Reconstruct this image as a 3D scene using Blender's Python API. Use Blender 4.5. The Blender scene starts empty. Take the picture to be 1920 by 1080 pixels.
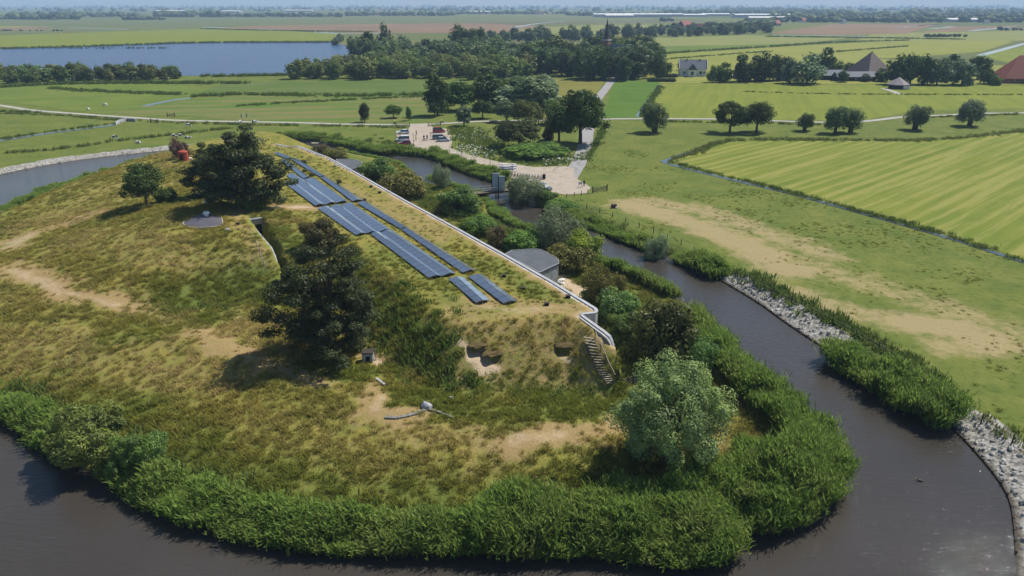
import bpy, bmesh, math, random
import numpy as np
from mathutils import Vector, Matrix
random.seed(7); RNG = np.random.default_rng(7)
R = math.radians
scene = bpy.context.scene
C = scene.collection

# ---------------------------------------------------------------- camera
CAM_H = 41.0
FPX = 1371.0                                   # focal length in photo pixels (1920 wide)
PITCH = math.atan((540 - 8) / FPX)
cam_d = bpy.data.cameras.new('camera'); cam = bpy.data.objects.new('camera', cam_d); C.objects.link(cam)
cam_d.sensor_width = 36; cam_d.lens = FPX / 1920 * 36
cam_d.clip_start = 0.5; cam_d.clip_end = 60000
cam.location = (0, 0, CAM_H); cam.rotation_euler = (math.pi / 2 - PITCH, 0, 0)
scene.camera = cam
# ---------------------------------------------------------------- sky, sun, exposure
SUN_AZ, SUN_EL = R(52), R(52)                  # azimuth measured from the view direction to the right
world = bpy.data.worlds.new('World'); scene.world = world; world.use_nodes = True
wn = world.node_tree.nodes; wl = world.node_tree.links
sky = wn.new('ShaderNodeTexSky'); sky.sky_type = 'NISHITA'; sky.sun_disc = False
sky.sun_elevation = SUN_EL; sky.sun_rotation = SUN_AZ
sky.altitude = 0; sky.air_density = 1.0; sky.dust_density = 0.25; sky.ozone_density = 3.0
wn['Background'].inputs['Strength'].default_value = 0.085
wl.new(sky.outputs['Color'], wn['Background'].inputs['Color'])
sun_d = bpy.data.lights.new('sun', 'SUN'); sun_d.energy = 4.6; sun_d.angle = R(0.53); sun_d.color = (1.0, 0.95, 0.86)
sun = bpy.data.objects.new('sun', sun_d); C.objects.link(sun)
SUN_DIR = Vector((math.sin(SUN_AZ) * math.cos(SUN_EL), math.cos(SUN_AZ) * math.cos(SUN_EL), math.sin(SUN_EL)))
sun.rotation_euler = SUN_DIR.to_track_quat('Z', 'Y').to_euler(); sun.location = (60, 60, 120)
vs = scene.view_settings
vs.view_transform = 'Standard'; vs.look = 'None'; vs.gamma = 1; vs.use_curve_mapping = False; vs.exposure = 0.42

# ---------------------------------------------------------------- pixel to place
_sp, _cp = math.sin(PITCH), math.cos(PITCH)
def ray(px, py):
    u = (px - 960) / FPX; v = (540 - py) / FPX
    return np.array([u, _cp + v * _sp, -_sp + v * _cp])
def P(px, py, z=1.0):
    d = ray(px, py); t = (z - CAM_H) / d[2]
    return np.array([d[0] * t, d[1] * t, z])
def PL(pts, z=1.0):
    return [P(p[0], p[1], p[2] if len(p) > 2 else z) for p in pts]

# ---------------------------------------------------------------- numpy helpers
def _hash(ix, iy, s):
    n = (ix.astype(np.int64) * 374761393 + iy.astype(np.int64) * 668265263 + s * 1442695041) & 0xFFFFFFFF
    n = ((n ^ (n >> 13)) * 1274126177) & 0xFFFFFFFF
    return ((n ^ (n >> 16)) & 0xFFFFFF) / float(0xFFFFFF)
def vnoise(x, y, s=0):
    ix = np.floor(x); iy = np.floor(y); fx = x - ix; fy = y - iy
    fx = fx * fx * (3 - 2 * fx); fy = fy * fy * (3 - 2 * fy)
    a = _hash(ix, iy, s); b = _hash(ix + 1, iy, s); c = _hash(ix, iy + 1, s); d = _hash(ix + 1, iy + 1, s)
    return (a * (1 - fx) + b * fx) * (1 - fy) + (c * (1 - fx) + d * fx) * fy
def fbm(x, y, s=0, o=3):
    r = 0; a = 1; t = 0
    for k in range(o):
        r = r + a * vnoise(x, y, s + k); t += a; a *= .5; x = x * 2.03; y = y * 2.03
    return r / t
def sstep(a, b, x):
    t = np.clip((x - a) / (b - a), 0, 1); return t * t * (3 - 2 * t)
def seg_dist(X, Y, pts, closed=False):
    pts = np.asarray(pts)[:, :2]; n = len(pts); d2 = np.full(X.shape, 1e12)
    for i in range(n if closed else n - 1):
        ax, ay = pts[i]; bx, by = pts[(i + 1) % n]; dx, dy = bx - ax, by - ay
        L = dx * dx + dy * dy + 1e-9
        t = np.clip(((X - ax) * dx + (Y - ay) * dy) / L, 0, 1)
        d2 = np.minimum(d2, (X - ax - t * dx) ** 2 + (Y - ay - t * dy) ** 2)
    return np.sqrt(d2)
def inside(X, Y, pts):
    pts = np.asarray(pts)[:, :2]; n = len(pts); r = np.zeros(X.shape, bool)
    for i in range(n):
        ax, ay = pts[i]; bx, by = pts[(i + 1) % n]
        c = (ay > Y) != (by > Y)
        if by != ay:
            r ^= c & (X < (bx - ax) * (Y - ay) / (by - ay) + ax)
    return r
def sdf(X, Y, pts):
    """positive inside"""
    d = seg_dist(X, Y, pts, True)
    return np.where(inside(X, Y, pts), d, -d)
def smooth_line(pts, n=4, closed=False):
    """Catmull-Rom refinement"""
    pts = np.asarray(pts, float); N = len(pts); out = []
    rng = range(N if closed else N - 1)
    for i in rng:
        p1, p2 = pts[i], pts[(i + 1) % N]
        p0 = pts[(i - 1) % N] if closed or i > 0 else p1
        p3 = pts[(i + 2) % N] if closed or i + 2 < N else p2
        for k in range(n):
            t = k / n
            out.append(.5 * ((2 * p1) + (-p0 + p2) * t + (2 * p0 - 5 * p1 + 4 * p2 - p3) * t * t + (-p0 + 3 * p1 - 3 * p2 + p3) * t ** 3))
    if not closed: out.append(pts[-1])
    return np.array(out)

# ---------------------------------------------------------------- object helpers
def tag(o, label=None, cat=None, group=None, kind=None):
    if label: o['label'] = label
    if cat: o['category'] = cat
    if group: o['group'] = group
    if kind: o['kind'] = kind
    return o
def thing(name, label, cat, loc=(0, 0, 0), rotz=0, group=None, scale=1):
    o = bpy.data.objects.new(name, None); C.objects.link(o); o.empty_display_size = .2
    o.location = loc; o.rotation_euler = (0, 0, rotz)
    o.scale = (scale,) * 3 if not hasattr(scale, '__len__') else scale
    return tag(o, label, cat, group)
class MB:
    def __init__(self): self.v = []; self.f = []
    def add(self, vs, fs):
        b = len(self.v); self.v += [tuple(map(float, p)) for p in vs]; self.f += [tuple(i + b for i in f) for f in fs]; return self
    def box(self, c, s, rz=0, top=1.0, tx=0):
        """c centre of the base, s full size; top scales the upper face"""
        x, y, z = s[0] / 2, s[1] / 2, s[2]; ca, sa = math.cos(rz), math.sin(rz); vs = []
        for zz, k in ((0, 1), (z, top)):
            for a, b in ((-x, -y), (x, -y), (x, y), (-x, y)):
                a *= k; b *= k; vs.append((c[0] + a * ca - b * sa, c[1] + a * sa + b * ca, c[2] + zz))
        return self.add(vs, [(3, 2, 1, 0), (4, 5, 6, 7), (0, 1, 5, 4), (1, 2, 6, 5), (2, 3, 7, 6), (3, 0, 4, 7)])
    def beam(self, a, b, w, h, up=(0, 0, 1)):
        a = Vector(a); b = Vector(b); d = (b - a).normalized(); u = Vector(up)
        s = d.cross(u)
        if s.length < 1e-4: s = d.cross(Vector((1, 0, 0)))
        s.normalize(); u = s.cross(d); vs = []
        for p in (a, b):
            for i, j in ((-1, -1), (1, -1), (1, 1), (-1, 1)): vs.append(p + s * (i * w / 2) + u * (j * h / 2))
        return self.add(vs, [(3, 2, 1, 0), (4, 5, 6, 7), (0, 1, 5, 4), (1, 2, 6, 5), (2, 3, 7, 6), (3, 0, 4, 7)])
    def tube(self, pts, rad, n=6, cap=True):
        pts = [Vector(p) for p in pts]
        if not hasattr(rad, '__len__'): rad = [rad] * len(pts)
        vs = []; fs = []; s = None
        for i, p in enumerate(pts):
            d = (pts[min(i + 1, len(pts) - 1)] - pts[max(i - 1, 0)]).normalized()
            if s is None: s = d.cross(Vector((0, 1, 0.1)) if abs(d.y) < .9 else Vector((1, 0, 0)))
            s = (s - d * s.dot(d)).normalized(); u = d.cross(s)
            for k in range(n):
                a = 2 * math.pi * k / n; vs.append(p + (s * math.cos(a) + u * math.sin(a)) * rad[i])
        for i in range(len(pts) - 1):
            for k in range(n): fs.append((i * n + k, i * n + (k + 1) % n, (i + 1) * n + (k + 1) % n, (i + 1) * n + k))
        if cap: fs += [tuple(range(n))[::-1], tuple(range((len(pts) - 1) * n, len(pts) * n))]
        return self.add(vs, fs)
    def prism(self, pts, z0, z1, z1s=None):
        n = len(pts)
        vs = [(p[0], p[1], z0) for p in pts] + [(p[0], p[1], (z1s[i] if z1s else z1)) for i, p in enumerate(pts)]
        return self.add(vs, [tuple(range(n))[::-1], tuple(range(n, 2 * n))] + [(i, (i + 1) % n, n + (i + 1) % n, n + i) for i in range(n)])
    def mesh(self, name):
        m = bpy.data.meshes.new(name); m.from_pydata(self.v, [], self.f); m.update()
        bm = bmesh.new(); bm.from_mesh(m); bmesh.ops.recalc_face_normals(bm, faces=bm.faces); bm.to_mesh(m); bm.free()
        return m
    def build(self, name, mat, parent=None, smooth=False, bevel=0):
        o = bpy.data.objects.new(name, self.mesh(name)); C.objects.link(o)
        if mat: o.data.materials.append(mat)
        if parent: o.parent = parent
        if smooth: o.data.polygons.foreach_set('use_smooth', [True] * len(o.data.polygons))
        if bevel:
            b = o.modifiers.new('bevel', 'BEVEL'); b.width = bevel; b.segments = 2; b.limit_method = 'ANGLE'
        return o
def obj(name, mesh, mat=None, parent=None):
    o = bpy.data.objects.new(name, mesh); C.objects.link(o)
    if mat: o.data.materials.append(mat)
    if parent: o.parent = parent
    return o
def np_mesh(name, V, F, attrs=None, smooth=False):
    """V (n,3), F (m,k) with constant k"""
    m = bpy.data.meshes.new(name); V = np.ascontiguousarray(V, np.float32); F = np.ascontiguousarray(F, np.int32)
    m.vertices.add(len(V)); m.vertices.foreach_set('co', V.ravel())
    k = F.shape[1]; m.loops.add(F.size); m.loops.foreach_set('vertex_index', F.ravel())
    m.polygons.add(len(F)); m.polygons.foreach_set('loop_start', np.arange(0, F.size, k, dtype=np.int32))
    m.polygons.foreach_set('loop_total', np.full(len(F), k, np.int32))
    if smooth: m.polygons.foreach_set('use_smooth', np.ones(len(F), bool))
    m.update(calc_edges=True)
    for a, val in (attrs or {}).items():
        at = m.attributes.new(a, 'FLOAT', 'POINT'); at.data.foreach_set('value', np.ascontiguousarray(val, np.float32))
    return m
def copy_tree(o, parent=None):
    c = o.copy(); C.objects.link(c); c.parent = parent
    for ch in list(o.children): copy_tree(ch, c)
    return c

# ---------------------------------------------------------------- material helpers
class NT:
    def __init__(self, name):
        self.m = bpy.data.materials.new(name); self.m.use_nodes = True; self.t = self.m.node_tree; self.n = self.t.nodes
        self.b = self.n['Principled BSDF']; self.out = self.n['Material Output']
    def N(self, typ, **kw):
        n = self.n.new('ShaderNode' + typ)
        for k, v in kw.items():
            if k in n.inputs: self.set(n.inputs[k], v)
            elif k.startswith('i') and k[1:].isdigit(): self.set(n.inputs[int(k[1:])], v)
            else: setattr(n, k, v)
        return n
    def set(self, inp, v):
        if isinstance(v, bpy.types.NodeSocket): self.t.links.new(v, inp)
        elif isinstance(v, (tuple, list)) and len(v) == 3 and inp.type == 'RGBA': inp.default_value = (*v, 1)
        else: inp.default_value = v
    def mix(self, f, a, b, mode='MIX'):
        n = self.n.new('ShaderNodeMix'); n.data_type = 'RGBA'; n.blend_type = mode
        self.set(n.inputs[0], f); self.set(n.inputs[6], a); self.set(n.inputs[7], b); return n.outputs[2]
    def math(self, op, a, b=0.0, c=0.0, clamp=False):
        n = self.n.new('ShaderNodeMath'); n.operation = op; n.use_clamp = clamp
        self.set(n.inputs[0], a); self.set(n.inputs[1], b); self.set(n.inputs[2], c); return n.outputs[0]
    def attr(self, name, typ='GEOMETRY'):
        n = self.n.new('ShaderNodeAttribute'); n.attribute_name = name; n.attribute_type = typ; return n.outputs['Fac']
    def pos(self, kind='Object'):
        if kind == 'world': return self.N('NewGeometry').outputs['Position']
        return self.N('TexCoord').outputs[kind]
    def noise(self, scale, detail=3, rough=.55, vec=None, dist=0):
        n = self.N('TexNoise'); n.inputs['Scale'].default_value = scale; n.inputs['Detail'].default_value = detail
        n.inputs['Roughness'].default_value = rough; n.inputs['Distortion'].default_value = dist
        if vec is not None: self.set(n.inputs['Vector'], vec)
        return n.outputs['Fac']
    def ramp(self, f, stops):
        n = self.N('ValToRGB'); self.set(n.inputs[0], f); e = n.color_ramp.elements
        while len(e) < len(stops): e.new(.5)
        for k, (p, c) in enumerate(stops): e[k].position = p; e[k].color = (*c, 1) if len(c) == 3 else c
        return n.outputs[0]
    def step(self, f, a, b):
        n = self.N('MapRange'); n.interpolation_type = 'SMOOTHSTEP'; self.set(n.inputs[0], f)
        n.inputs[1].default_value = a; n.inputs[2].default_value = b; return n.outputs[0]
    def bump(self, h, strength=.3, dist=.1):
        n = self.N('Bump'); n.inputs['Strength'].default_value = strength; n.inputs['Distance'].default_value = dist
        self.set(n.inputs['Height'], h); self.t.links.new(n.outputs[0], self.b.inputs['Normal']); return n
    def fin(self, col=None, rough=.8, spec=.2, metal=0):
        if col is not None: self.set(self.b.inputs['Base Color'], col)
        self.set(self.b.inputs['Roughness'], rough); self.b.inputs['Specular IOR Level'].default_value = spec
        self.set(self.b.inputs['Metallic'], metal); return self.m
def plain(name, col, rough=.7, var=.25, scale=3.0, spec=.3, metal=0, bump=0):
    t = NT(name); n = t.noise(scale, 5, .6, t.pos('world'))
    c = t.mix(n, tuple(x * (1 - var) for x in col), tuple(min(1, x * (1 + var)) for x in col))
    if bump: t.bump(n, bump, .05)
    return t.fin(c, rough, spec, metal)
# ================================================================ THE LAND
LAND = 1.0
MOAT_PX = [(1905, 1300), (1905, 1080), (1903, 1000), (1890, 930), (1840, 860), (1770, 787), (1700, 742), (1640, 700), (1550, 656), (1480, 610),
           (1420, 567), (1345, 522), (1300, 500), (1260, 482), (1200, 460), (1150, 438), (1100, 418), (1060, 402), (1022, 383), (996, 369),
           (962, 360), (935, 346), (890, 331), (845, 315), (805, 298), (760, 293), (720, 293), (660, 281), (600, 269), (540, 264),
           (500, 262), (440, 268), (390, 276), (300, 284), (200, 294), (100, 308), (0, 328), (-100, 352), (-300, 400), (-600, 520),
           (-900, 750), (-900, 1300)]
ISLE_PX = [(330, 293), (240, 318), (150, 346), (70, 376), (0, 406), (-100, 440), (-250, 510), (-320, 600), (-200, 690), (-80, 740), (0, 778),
           (60, 820), (130, 872), (210, 893), (262, 930), (330, 966), (430, 1002), (560, 1028), (700, 1038), (900, 1040), (1100, 1042),
           (1200, 1052), (1270, 1066), (1368, 1046), (1384, 1000), (1450, 1000), (1530, 965), (1566, 930), (1572, 905), (1545, 850), (1500, 800),
           (1440, 752), (1390, 700), (1350, 655), (1320, 620), (1300, 588), (1270, 562), (1229, 541), (1182, 519), (1120, 497), (1088, 481),
           (1046, 460), (1008, 441), (972, 437), (943, 423), (917, 402), (908, 372), (880, 363), (850, 357), (815, 351), (783, 338),
           (764, 320), (735, 306), (700, 299), (657, 290), (612, 283), (580, 276), (540, 270), (500, 268), (440, 276), (400, 282), (360, 287)]
MOAT = smooth_line([P(x, y, 0)[:2] for x, y in MOAT_PX], 3, True)
ISLE = smooth_line([P(x, y, 0)[:2] for x, y in ISLE_PX], 3, True)
ROOF_Z = 6.5
# outer face of the fort wall, far end to near end (pixel, coping height)
WALL_PX = [(517, 270), (541, 275), (560, 274), (580, 282), (617, 296), (645, 311), (700, 342), (760, 376), (860, 430), (945, 477), (1040, 531), (1085, 559),
           (1108, 573), (1118, 579), (1121, 584), (1117, 588), (1091, 591)]
WALL = np.array([P(x, y, ROOF_Z)[:2] for x, y in WALL_PX])
WING_PX = [(1091, 591, 6.5), (1113, 607, 6.4), (1134, 622, 6.25), (1145, 631, 6.1), (1149, 640, 5.6), (1152, 650, 5.0)]
WING = np.array([P(x, y, z)[:2] for x, y, z in WING_PX]); WING_Z = [p[2] for p in WING_PX]; WING_E = [6.42, 6.25, 5.9, 5.0, 3.7, 2.3]
wing_end = P(1154, 699, 1.3)
WALL_ALL = np.vstack([WALL, WING[1:]])
TIP = WING[-1]
ROOF_PX = [(870, 606), (940, 600), (1010, 596), (1075, 595), (1091, 591), (1121, 584), (1040, 531), (945, 477), (860, 430), (760, 376), (645, 311), (580, 282),
           (541, 275), (517, 270), (470, 275), (470, 310), (500, 345), (505, 380), (555, 408), (615, 428), (660, 452), (710, 498), (770, 548), (830, 592)]
ROOF = np.array([P(x, y, ROOF_Z)[:2] for x, y in ROOF_PX])
# forecourt: everything between the wall and the water on the right of it
FRONT = np.vstack([WALL_ALL, [TIP + (1.5, -8), TIP + (3, -14), (60, 40), (60, 240), (-40, 260), WALL[0] + (-6, 12)]])
# sunken court left of the roof
COURT = np.array([P(x, y, z)[:2] for x, y, z in [(466, 412, 6), (491, 409, 6), (515, 470, 3), (560, 560, 2.4), (700, 640, 2.2), (700, 672, 2.2), (560, 660, 2.4), (520, 560, 2.6), (528, 520, 2.6), (522, 500, 4.6), (510, 466, 6.0), (487, 440, 6.2)]])
LWALL_PX = [(425, 366, 6.4), (433, 374, 6.4), (466, 412, 6.3), (487, 439, 6.2), (510, 466, 5.9), (517, 482, 5.2), (522, 500, 4.4)]
LWALL = np.array([P(x, y, z)[:2] for x, y, z in LWALL_PX])
CTRL = [(200, 800, 1.1), (330, 900, 1.0), (500, 970, 1.0), (800, 1000, 1.0), (1100, 1010, 1.0), (1300, 980, 1.0), (1480, 900, 1.0), (1480, 830, 1.0), (1400, 740, 1.1), (1330, 640, 1.1),
        (-100, 600, 2.6), (0, 600, 2.9), (0, 700, 1.5), (150, 680, 2.2), (300, 800, 1.5), (300, 700, 2.4), (450, 800, 2.1), (600, 860, 1.9), (600, 770, 2.7), (520, 690, 3.2), (380, 625, 3.3),
        (800, 860, 2.2), (1000, 900, 1.5), (1000, 822, 2.8), (1120, 805, 2.6), (1200, 900, 1.2), (900, 790, 2.6), (720, 760, 2.9), (850, 730, 2.0), (1000, 730, 1.8), (1150, 745, 1.5), (1300, 850, 1.2), (1380, 800, 1.2),
        (640, 672, 2.3), (500, 630, 2.7), (700, 665, 2.3), (560, 590, 2.4), (760, 690, 2.2), (620, 722, 3.0),
        (0, 430, 1.6), (0, 490, 3.2), (100, 500, 3.8), (170, 405, 4.2), (90, 440, 3.2), (250, 375, 5.2), (330, 335, 5.2), (330, 440, 7.0), (400, 430, 7.1), (450, 410, 6.7), (480, 450, 6.4), (497, 475, 6.0),
        (300, 505, 4.9), (380, 520, 4.0), (450, 530, 3.4), (400, 580, 2.5), (300, 560, 2.9), (200, 570, 3.2), (250, 630, 2.9), (350, 390, 6.8), (230, 470, 5.6), (270, 430, 6.7), (345, 300, 4.8), (420, 350, 6.2), (440, 300, 5.5), (-150, 520, 2.6), (480, 395, 6.4), (500, 380, 6.5)]
def tps_fit(c):
    p = np.array([P(x, y, z) for x, y, z in c]); n = len(p); xy = p[:, :2] / 50
    d2 = ((xy[:, None] - xy[None]) ** 2).sum(-1); K = .5 * d2 * np.log(d2 + 1e-12) + np.eye(n) * 2e-3
    A = np.zeros((n + 3, n + 3)); A[:n, :n] = K; A[:n, n] = 1; A[:n, n + 1:] = xy; A[n, :n] = 1; A[n + 1:, :n] = xy.T
    w = np.linalg.solve(A, np.append(p[:, 2], [0, 0, 0])); return xy, w
TXY, TW = tps_fit(CTRL)
def tps(X, Y):
    x = X / 50; y = Y / 50; r = TW[-3] + TW[-2] * x + TW[-1] * y
    for (cx, cy), w in zip(TXY, TW):
        d2 = (x - cx) ** 2 + (y - cy) ** 2; r = r + w * .5 * d2 * np.log(d2 + 1e-12)
    return r
PITS = [(893, 664, 1.05, .95), (921, 679, 1.0, .85), (1057, 662, 1.0, .9)]
def height(X, Y, rough=True):
    X = np.asarray(X, float); Y = np.asarray(Y, float)
    h = np.full(X.shape, LAND)
    near = (Y < 262) & (X > -190) & (X < 130)
    if not near.any(): return h
    x = X[near]; y = Y[near]; hh = np.full(x.shape, LAND)
    so = sdf(x, y, MOAT)
    out = so <= 0
    hh[out] = np.minimum(LAND, -.02 + .30 * (-so[out]))
    wat = ~out
    if wat.any():
        xi = x[wat]; yi = y[wat]; si = sdf(xi, yi, ISLE); zi = np.full(xi.shape, -1.2); s0 = so[wat]
        zi = np.maximum(-1.4, -.35 * np.minimum(s0, -si))
        isl = si > 0
        if isl.any():
            a = xi[isl]; b = yi[isl]; e = si[isl]
            g = np.clip(tps(a, b), .9, 7.0)
            if rough: g = g + (fbm(a / 5, b / 5, 3, 3) - .5) * .5
            ds = -np.minimum(sdf(a, b, ROOF), 0)
            rf = ROOF_Z + .0 - np.where(ds > 0, .66 * ds - .33 * (1 - np.exp(-ds / .5)), 0)
            if rough: rf = rf + (fbm(a / 3.5, b / 3.5, 9, 3) - .5) * .22 * sstep(.4, 2.0, np.where(ds > 0, 2.0, sdf(a, b, WALL_ALL) * 0 + seg_dist(a, b, WALL_ALL)))
            k = 1.2; m = np.maximum(g, rf); dd = np.abs(g - rf); g2 = m + np.where(dd < k, (k - dd) ** 2 / (4 * k), 0)
            g = np.where(ds <= 0, rf, g2)
            # the earth stays just below the coping of the lower wing wall
            for i in range(len(WING) - 1):
                ax, ay = WING[i]; dx, dy = WING[i + 1] - WING[i]; tt = np.clip(((a - ax) * dx + (b - ay) * dy) / (dx * dx + dy * dy), 0, 1); dl = np.hypot(a - ax - tt * dx, b - ay - tt * dy)
                g = np.maximum(g, WING_E[i] + (WING_E[i + 1] - WING_E[i]) * tt - .85 * np.maximum(dl - 1.2, 0))
            # sunken court
            ci = inside(a, b, COURT)
            g = np.where(ci, np.minimum(g, np.maximum(2.3, rf - .6)), g)
            # pits with sand in the slope
            # forecourt in front of the wall
            fi = inside(a, b, FRONT); fw = seg_dist(a, b, WALL_ALL)
            cone = np.where(b < TIP[1] + .2, 2.6 - 1.6 * np.hypot(a - TIP[0], b - TIP[1]), 0)
            g = np.where(fi | (fw < .3), np.minimum(np.maximum(1.25, cone), g), g)
            g = np.minimum(g, .02 + .5 * e)
            zi[isl] = g
        hh[wat] = zi
    h[near] = hh
    return h
def height1(x, y): return float(height(np.array([x]), np.array([y]))[0])
def G(px, py, n=500, base=height):
    """first point where the ray through a pixel meets the land"""
    d = ray(px, py); t1 = (-.5 - CAM_H) / d[2]; t0 = (9.0 - CAM_H) / d[2]
    t = np.linspace(t0, t1, n); z = base(d[0] * t, d[1] * t); zr = CAM_H + d[2] * t
    i = int(np.argmax(zr <= z)); 
    if i == 0: i = n - 1
    a = zr[i - 1] - z[i - 1]; b = zr[i] - z[i]; f = a / (a - b + 1e-9); tt = t[i - 1] + (t[i] - t[i - 1]) * min(max(f, 0), 1)
    return np.array([d[0] * tt, d[1] * tt, CAM_H + d[2] * tt])
def GL(pts): return [G(p[0], p[1]) for p in pts]
# cut the three sandy pits into the slope afterwards (their places come from the uncut slope)
_pits = [(G(x, y), r, dp) for x, y, r, dp in PITS]
_height0 = height
def height(X, Y, rough=True):
    X = np.asarray(X, float); Y = np.asarray(Y, float); h = _height0(X, Y, rough)
    for c, r, dp in _pits:
        dx = (X - c[0]); dy = (Y - c[1]); m = (np.abs(dx) < 4) & (np.abs(dy) < 5)
        if m.any():
            ex = np.abs(dx[m]) / r; q = dy[m]
            floor = c[2] - .35 + np.clip(q, -3, 3) * .1
            w = (1 - sstep(.75, 1.1, ex)) * sstep(-1.8, -.7, q) * (1 - sstep(.95, 1.2, q))
            h[m] = np.minimum(h[m], h[m] * (1 - w) + np.minimum(floor, h[m]) * w)
    return h

# ---- masks: painted strokes that say what grows or lies where
def stroke(mask, X, Y, pts, w, soft, val=1.0, seed=1, wob=1.0):
    pts = np.asarray(pts)[:, :2]; w2 = w + soft * 1.7 + 3 * wob
    m = (X > pts[:, 0].min() - w2) & (X < pts[:, 0].max() + w2) & (Y > pts[:, 1].min() - w2) & (Y < pts[:, 1].max() + w2)
    if not m.any(): return
    x = X[m]; y = Y[m]
    d = seg_dist(x, y, pts) + (fbm(x / 3.2, y / 3.2, seed, 4) - .5) * 5 * wob
    mask[m] = np.maximum(mask[m], val * (1 - sstep(w * .35, w + soft * 1.25, d)))
S_DRY = [([(700, 722), (715, 745), (700, 770), (740, 782), (790, 776)], .9, 1.2, .95), ([(370, 625), (430, 650), (520, 690), (610, 715)], 1.3, 2.0, .95), ([(255, 572), (310, 592), (370, 622)], .6, 1.4, .55), ([(610, 715), (660, 745), (700, 775)], .6, 1.4, .6), ([(740, 785), (840, 820), (960, 828)], .6, 1.3, .6), ([(175, 400), (240, 372), (320, 345)], .8, 2.0, .5), ([(0, 500), (60, 515), (130, 550), (260, 572)], 1.6, 2.2, 1.0),
         ([(0, 455), (70, 435), (130, 415), (175, 400)], 2.2, 2.5, .9), ([(0, 470), (40, 462)], 2, 2, .9), ([(960, 825), (1050, 812), (1150, 800)], 1.0, 1.6, 1.0), ([(680, 790), (780, 815), (950, 830)], .9, 2.0, .6), ([(900, 560), (1010, 578), (1090, 575)], 1.5, 1.8, .85),
         ([(520, 385), (600, 392)], 2.0, 1.5, 1.0), ([(860, 590), (930, 620), (1010, 635), (1080, 640)], 3.5, 3.0, .6), ([(880, 690), (960, 700), (1090, 690)], 2.5, 2.5, .6),
         ([(650, 350), (740, 400), (830, 440)], 2.5, 3.0, .6), ([(720, 385), (800, 425)], 2.0, 2.5, .6), ([(430, 400), (490, 470)], 1.5, 1.5, .7), ([(340, 480), (400, 490), (470, 480)], 3, 3, .5), ([(440, 590), (480, 600), (430, 640)], 2, 2.5, .45),
         ([(100, 640), (300, 680), (400, 700)], 4, 4, .45), ([(0, 560), (60, 560)], 3, 3, .4), ([(500, 800), (700, 850), (900, 870)], 3, 4, .35), ([(1330, 830), (1400, 850)], 2.0, 3.0, .5), ([(690, 660), (708, 678)], .8, .8, 1.0),
         ([(60, 420), (240, 340)], 2.5, 3, .45), ([(200, 440), (280, 470)], 3, 4, .4), ([(1000, 690), (1100, 690)], 2, 3, .5)]
S_BARE = [([(886, 668), (905, 680)], .5, .8, .9), ([(915, 684), (930, 690)], .4, .8, .8), ([(1050, 668), (1068, 676)], .4, .8, .7), ([(702, 672), (712, 680)], .5, .5, .8), ([(530, 388), (590, 390)], 1.2, 1.5, .75), ([(5, 465), (60, 440)], .8, 2, .5),
          ([(865, 640), (880, 655), (890, 665)], .25, .4, .7), ([(1050, 520), (1075, 540), (1095, 556)], 1.6, 1.2, 1.0), ([(765, 372), (820, 366), (860, 360), (890, 358)], 1.2, .7, 1.0), ([(1155, 640), (1165, 655)], .8, .8, .8),
          ([(900, 575), (960, 582), (1030, 578)], .5, 1.2, .45), ([(715, 745), (703, 765)], .35, .6, .5), ([(970, 826), (1010, 822), (1060, 815)], .35, .9, .5), ([(20, 505), (120, 548), (220, 572)], .5, 1.2, .5)]
S_LUSH = [([(330, 560), (430, 545), (500, 540)], 4, 4, .9), ([(900, 720), (1050, 735), (1150, 735)], 2.2, 3, .9), ([(780, 750), (950, 770), (1150, 770)], 2, 3, .7), ([(700, 560), (760, 620), (830, 680)], 2.5, 2, .9), ([(650, 500), (700, 560)], 1.5, 2, .9),
          ([(340, 870), (600, 960), (900, 980), (1150, 960)], 3.5, 4, .7), ([(60, 720), (250, 800), (350, 880)], 3, 3, .6), ([(900, 490), (1000, 540), (1060, 560)], 2.0, 2.5, .6), ([(720, 470), (830, 545), (880, 580)], 1.5, 2, .5), ([(520, 430), (560, 460)], 2.5, 2, .9), ([(560, 690), (700, 700)], 1.2, 1.5, .8), ([(250, 620), (400, 590)], 3, 4, .5), ([(420, 470), (440, 480)], 2, 3, .3)]
FRONT_LUSH = [([(600, 285), (700, 320), (800, 360), (900, 410), (1000, 470), (1100, 520), (1200, 600), (1290, 700)], 7, 3, .9)]
# pasture right of the moat
S_PAST = [([(1180, 385), (1300, 420), (1400, 460), (1480, 505)], 3.0, 4.5, .95), ([(1220, 378), (1320, 395), (1420, 430), (1560, 480)], 2.0, 4.0, .7), ([(1470, 545), (1560, 580), (1660, 600)], 2.0, 4.0, .7), ([(1500, 490), (1650, 540), (1800, 590), (1940, 640)], 3.0, 4.0, .55), ([(1720, 610), (1790, 620), (1850, 640)], 3.2, 3.0, 1.0), ([(1760, 650), (1820, 655)], 1.5, 3, .7), ([(1880, 830), (1920, 850)], 1.2, 2, .8)]
S_STONE = [([(1352, 526), (1420, 572), (1480, 615), (1552, 660)], 1.5, .5, 1.0), ([(1552, 655), (1640, 700), (1700, 725), (1775, 780)], 1.0, .6, .9), ([(1775, 780), (1845, 850), (1900, 915), (1925, 960), (1920, 1090)], 1.7, .7, 1.0), ([(1840, 800), (1900, 855)], .8, 1.2, .5),
           ([(0, 322), (100, 303), (200, 289), (300, 280), (400, 271)], 1.6, .8, 1.0), ([(-200, 368), (0, 322)], 1.6, .8, 1.0)]
S_WEED = [([(1100, 405), (1200, 448), (1300, 488)], 1.2, 1.2, 1.0), ([(1370, 520), (1450, 565), (1540, 612), (1640, 668), (1740, 725)], 1.0, 1.2, 1.0), ([(1050, 385), (1110, 395)], 2, 2, .8), ([(1780, 745), (1880, 835)], .4, 1.2, .7)]
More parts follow.
